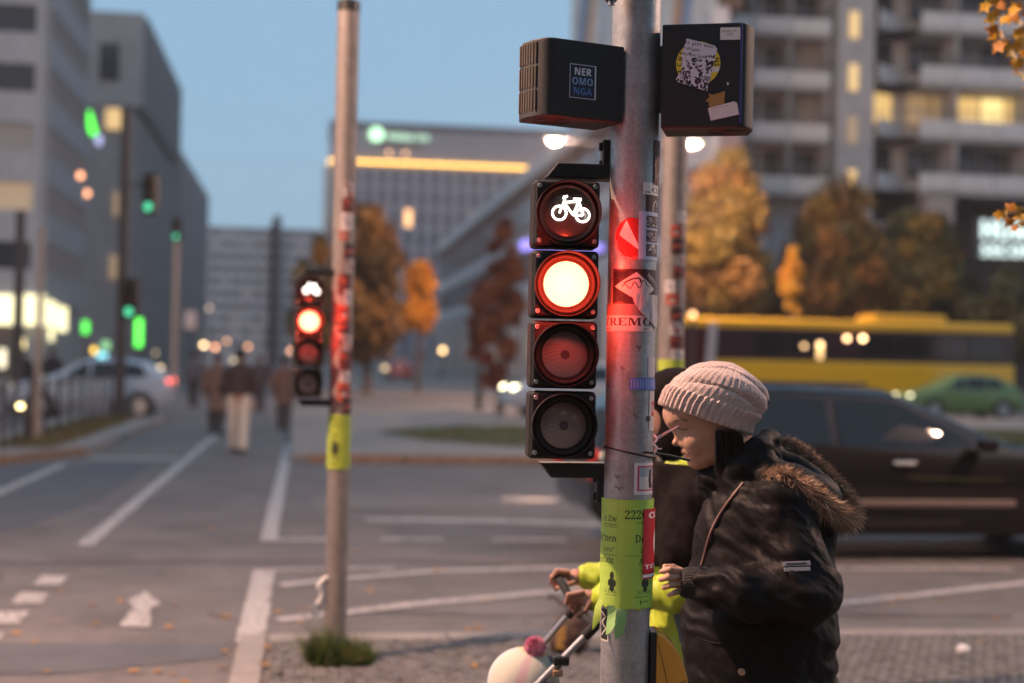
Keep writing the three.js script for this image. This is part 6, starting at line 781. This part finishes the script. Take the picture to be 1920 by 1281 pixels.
function mast(label, px, py, d, top, r, m) { const b = at(px, py, d), t = at(px, top, d), g = thing('mast', label, 'mast', [b.x, 0.05, b.z], 0), h = t.y - 0.05; mesh('shaft', cyl(r, r * 0.85, h, 0, 0, 0, 16), m, g); mesh('foot', cyl(r * 1.5, r * 1.4, 0.5, 0, 0, 0, 16), m, g); mesh('cap', cyl(r * 1.05, r * 0.6, 0.08, 0, h, 0, 16), m, g); return g; }
const M1 = mast('thick dark brown mast in front of the silver car', 226, 640, 33.5, 205, 0.13, MT.mastDark); mast('thin pale mast at the left end of the railing', 72, 640, 24, 435, 0.06, MT.mastWarm); mast('dark mast at the left edge behind the railing', 33, 640, 36, 400, 0.14, MT.mastDark); const M2 = mast('pale mast carrying the second small green signal', 326, 640, 58, 430, 0.12, MT.mastWarm); mast('tall dark mast in front of the distant flats', 507, 640, 150, 420, 0.3, MT.mastDark);
function carSignal(label, px, py, d, armPx) { const b = at(px, py, d), g = thing('traffic_signal', label, 'traffic light', b, YAW, 'distant green traffic lights'); mesh('housing', rbox(0.32, 0.95, 0.25, 0.05, 0, 0.475, 0), MT.housing, g); for (let i = 0; i < 3; i++) { mesh('visor', shell(0.115, () => 0.16, 0.006, 20).translate(0, 0.16 + i * 0.31, 0.12), MT.housing, g); mesh('lens', xf(new THREE.CylinderGeometry(0.1, 0.1, 0.02, 20), 0, 0.16 + i * 0.31, 0.135, Math.PI / 2), i === 0 ? glow([0.06, 0.9, 0.45], 1.3) : lensDark, g); } const e = g.worldToLocal(at(armPx, py - 20, d)); mesh('arm', rod(V(0, 0.7, 0), V(e.x, 0.7, 0), 0.03), MT.mastDark, g); }
carSignal('dark three lamp signal with green light right of the thick mast', 281, 402, 33.5, 228); carSignal('smaller dark three lamp signal with green light on the pale mast', 331, 452, 58, 326); carSignal('dark signal low on the right of the thick mast', 245, 598, 33.5, 228);
{ const p0 = onGround(38, 850), g = thing('railing', 'low brown metal railing along the left traffic island', 'railing', [-4.55, 0.12, -23.4], 0); for (let i = 0; i < 9; i++) { const post = mesh('post', merge([cyl(0.035, 0.035, 1.0, 0, 0, -i * 1.35, 10), cyl(0.05, 0.05, 0.05, 0, 1.0, -i * 1.35, 10)]), MT.mastDark, g); } for (const y of [0.5, 0.93]) mesh('rail', rod(V(0, y, 0), V(0, y, -10.8), 0.022), MT.mastDark, g); const q = thing('railing', 'short return of the brown railing at the left frame edge', 'railing', [-4.55, 0.12, -22.6], 0); for (const [x, z] of [[0, 0], [-0.5, 0.4], [-1.0, 0.8]]) mesh('post', cyl(0.035, 0.035, 1.0, x, 0, z, 10), MT.mastDark, q); for (const y of [0.5, 0.93]) mesh('rail', rod(V(0, y, 0), V(-1.0, y, 0.8), 0.022), MT.mastDark, q); }
{ const s = (name, label, px, py, d, w, h, c, k) => { const p = at(px, py, d), g = thing(name, label, 'sign', p, YAW); mesh('light_panel', rbox(w, h, 0.2, 0.08), glow(c, k), g); mesh('mount', box(0.1, 0.1, 0.8, 0, 0, -0.45), MT.dark, g); mesh('post', cyl(0.06, 0.06, p.y, 0, -p.y, -0.3, 10), MT.mastDark, g); };
  s('light_sign', 'upright bright green illuminated sign right of the thick mast', 260, 624, 96, 0.45, 1.9, [0.1, 1.0, 0.06], 2.6); s('light_sign', 'small green illuminated sign left of the thick mast', 160, 614, 80, 0.35, 0.7, [0.06, 1, 0.04], 2.0); s('light_sign', 'pale green glow sign just left of the thick mast', 198, 648, 80, 0.45, 0.5, [0.3, 0.8, 0.3], 1.0); s('light_sign', 'cyan illuminated sign above the silver car', 191, 667, 76, 0.5, 0.32, [0.25, 0.85, 1], 1.8); s('light_sign', 'small amber lamp sign above the silver car roof', 176, 657, 76, 0.22, 0.3, [1, 0.6, 0.05], 4); s('light_sign', 'slanted yellow illuminated sign behind the pale mast', 40, 648, 60, 0.3, 0.6, [1, 0.8, 0.35], 2.2); s('light_sign', 'white glowing sign at the left frame edge beside the railing', 4, 672, 60, 0.3, 0.8, [1, 0.9, 0.6], 1.6); s('light_sign', 'pinkish illuminated board beyond the distant walkers', 357, 600, 110, 0.9, 1.4, [0.5, 0.3, 0.27], 0.5); s('light_sign', 'small yellow marker lamp above the left railing', 38, 762, 24, 0.07, 0.07, [1, 0.8, 0.35], 9); }
{ const p = onGround(1806, 1228, 0.05), g = mesh('paper_litter', iso((x, y, z) => Math.max(ell(V(0, 0.02, 0), V(0.035, 0.026, 0.03))(x, y, z) + 0.012 * fbm(x * 50, y * 50, z * 50, 3), -y), V(-0.06, -0.01, -0.06), V(0.06, 0.07, 0.06), 0.004), M([0.7, 0.68, 0.66], 0.8)); g.position.set(p.x, 0.058, p.z); tag(g, 'crumpled white paper lying on the set stones at lower right', 'litter'); }
renderer.render(scene, camera);
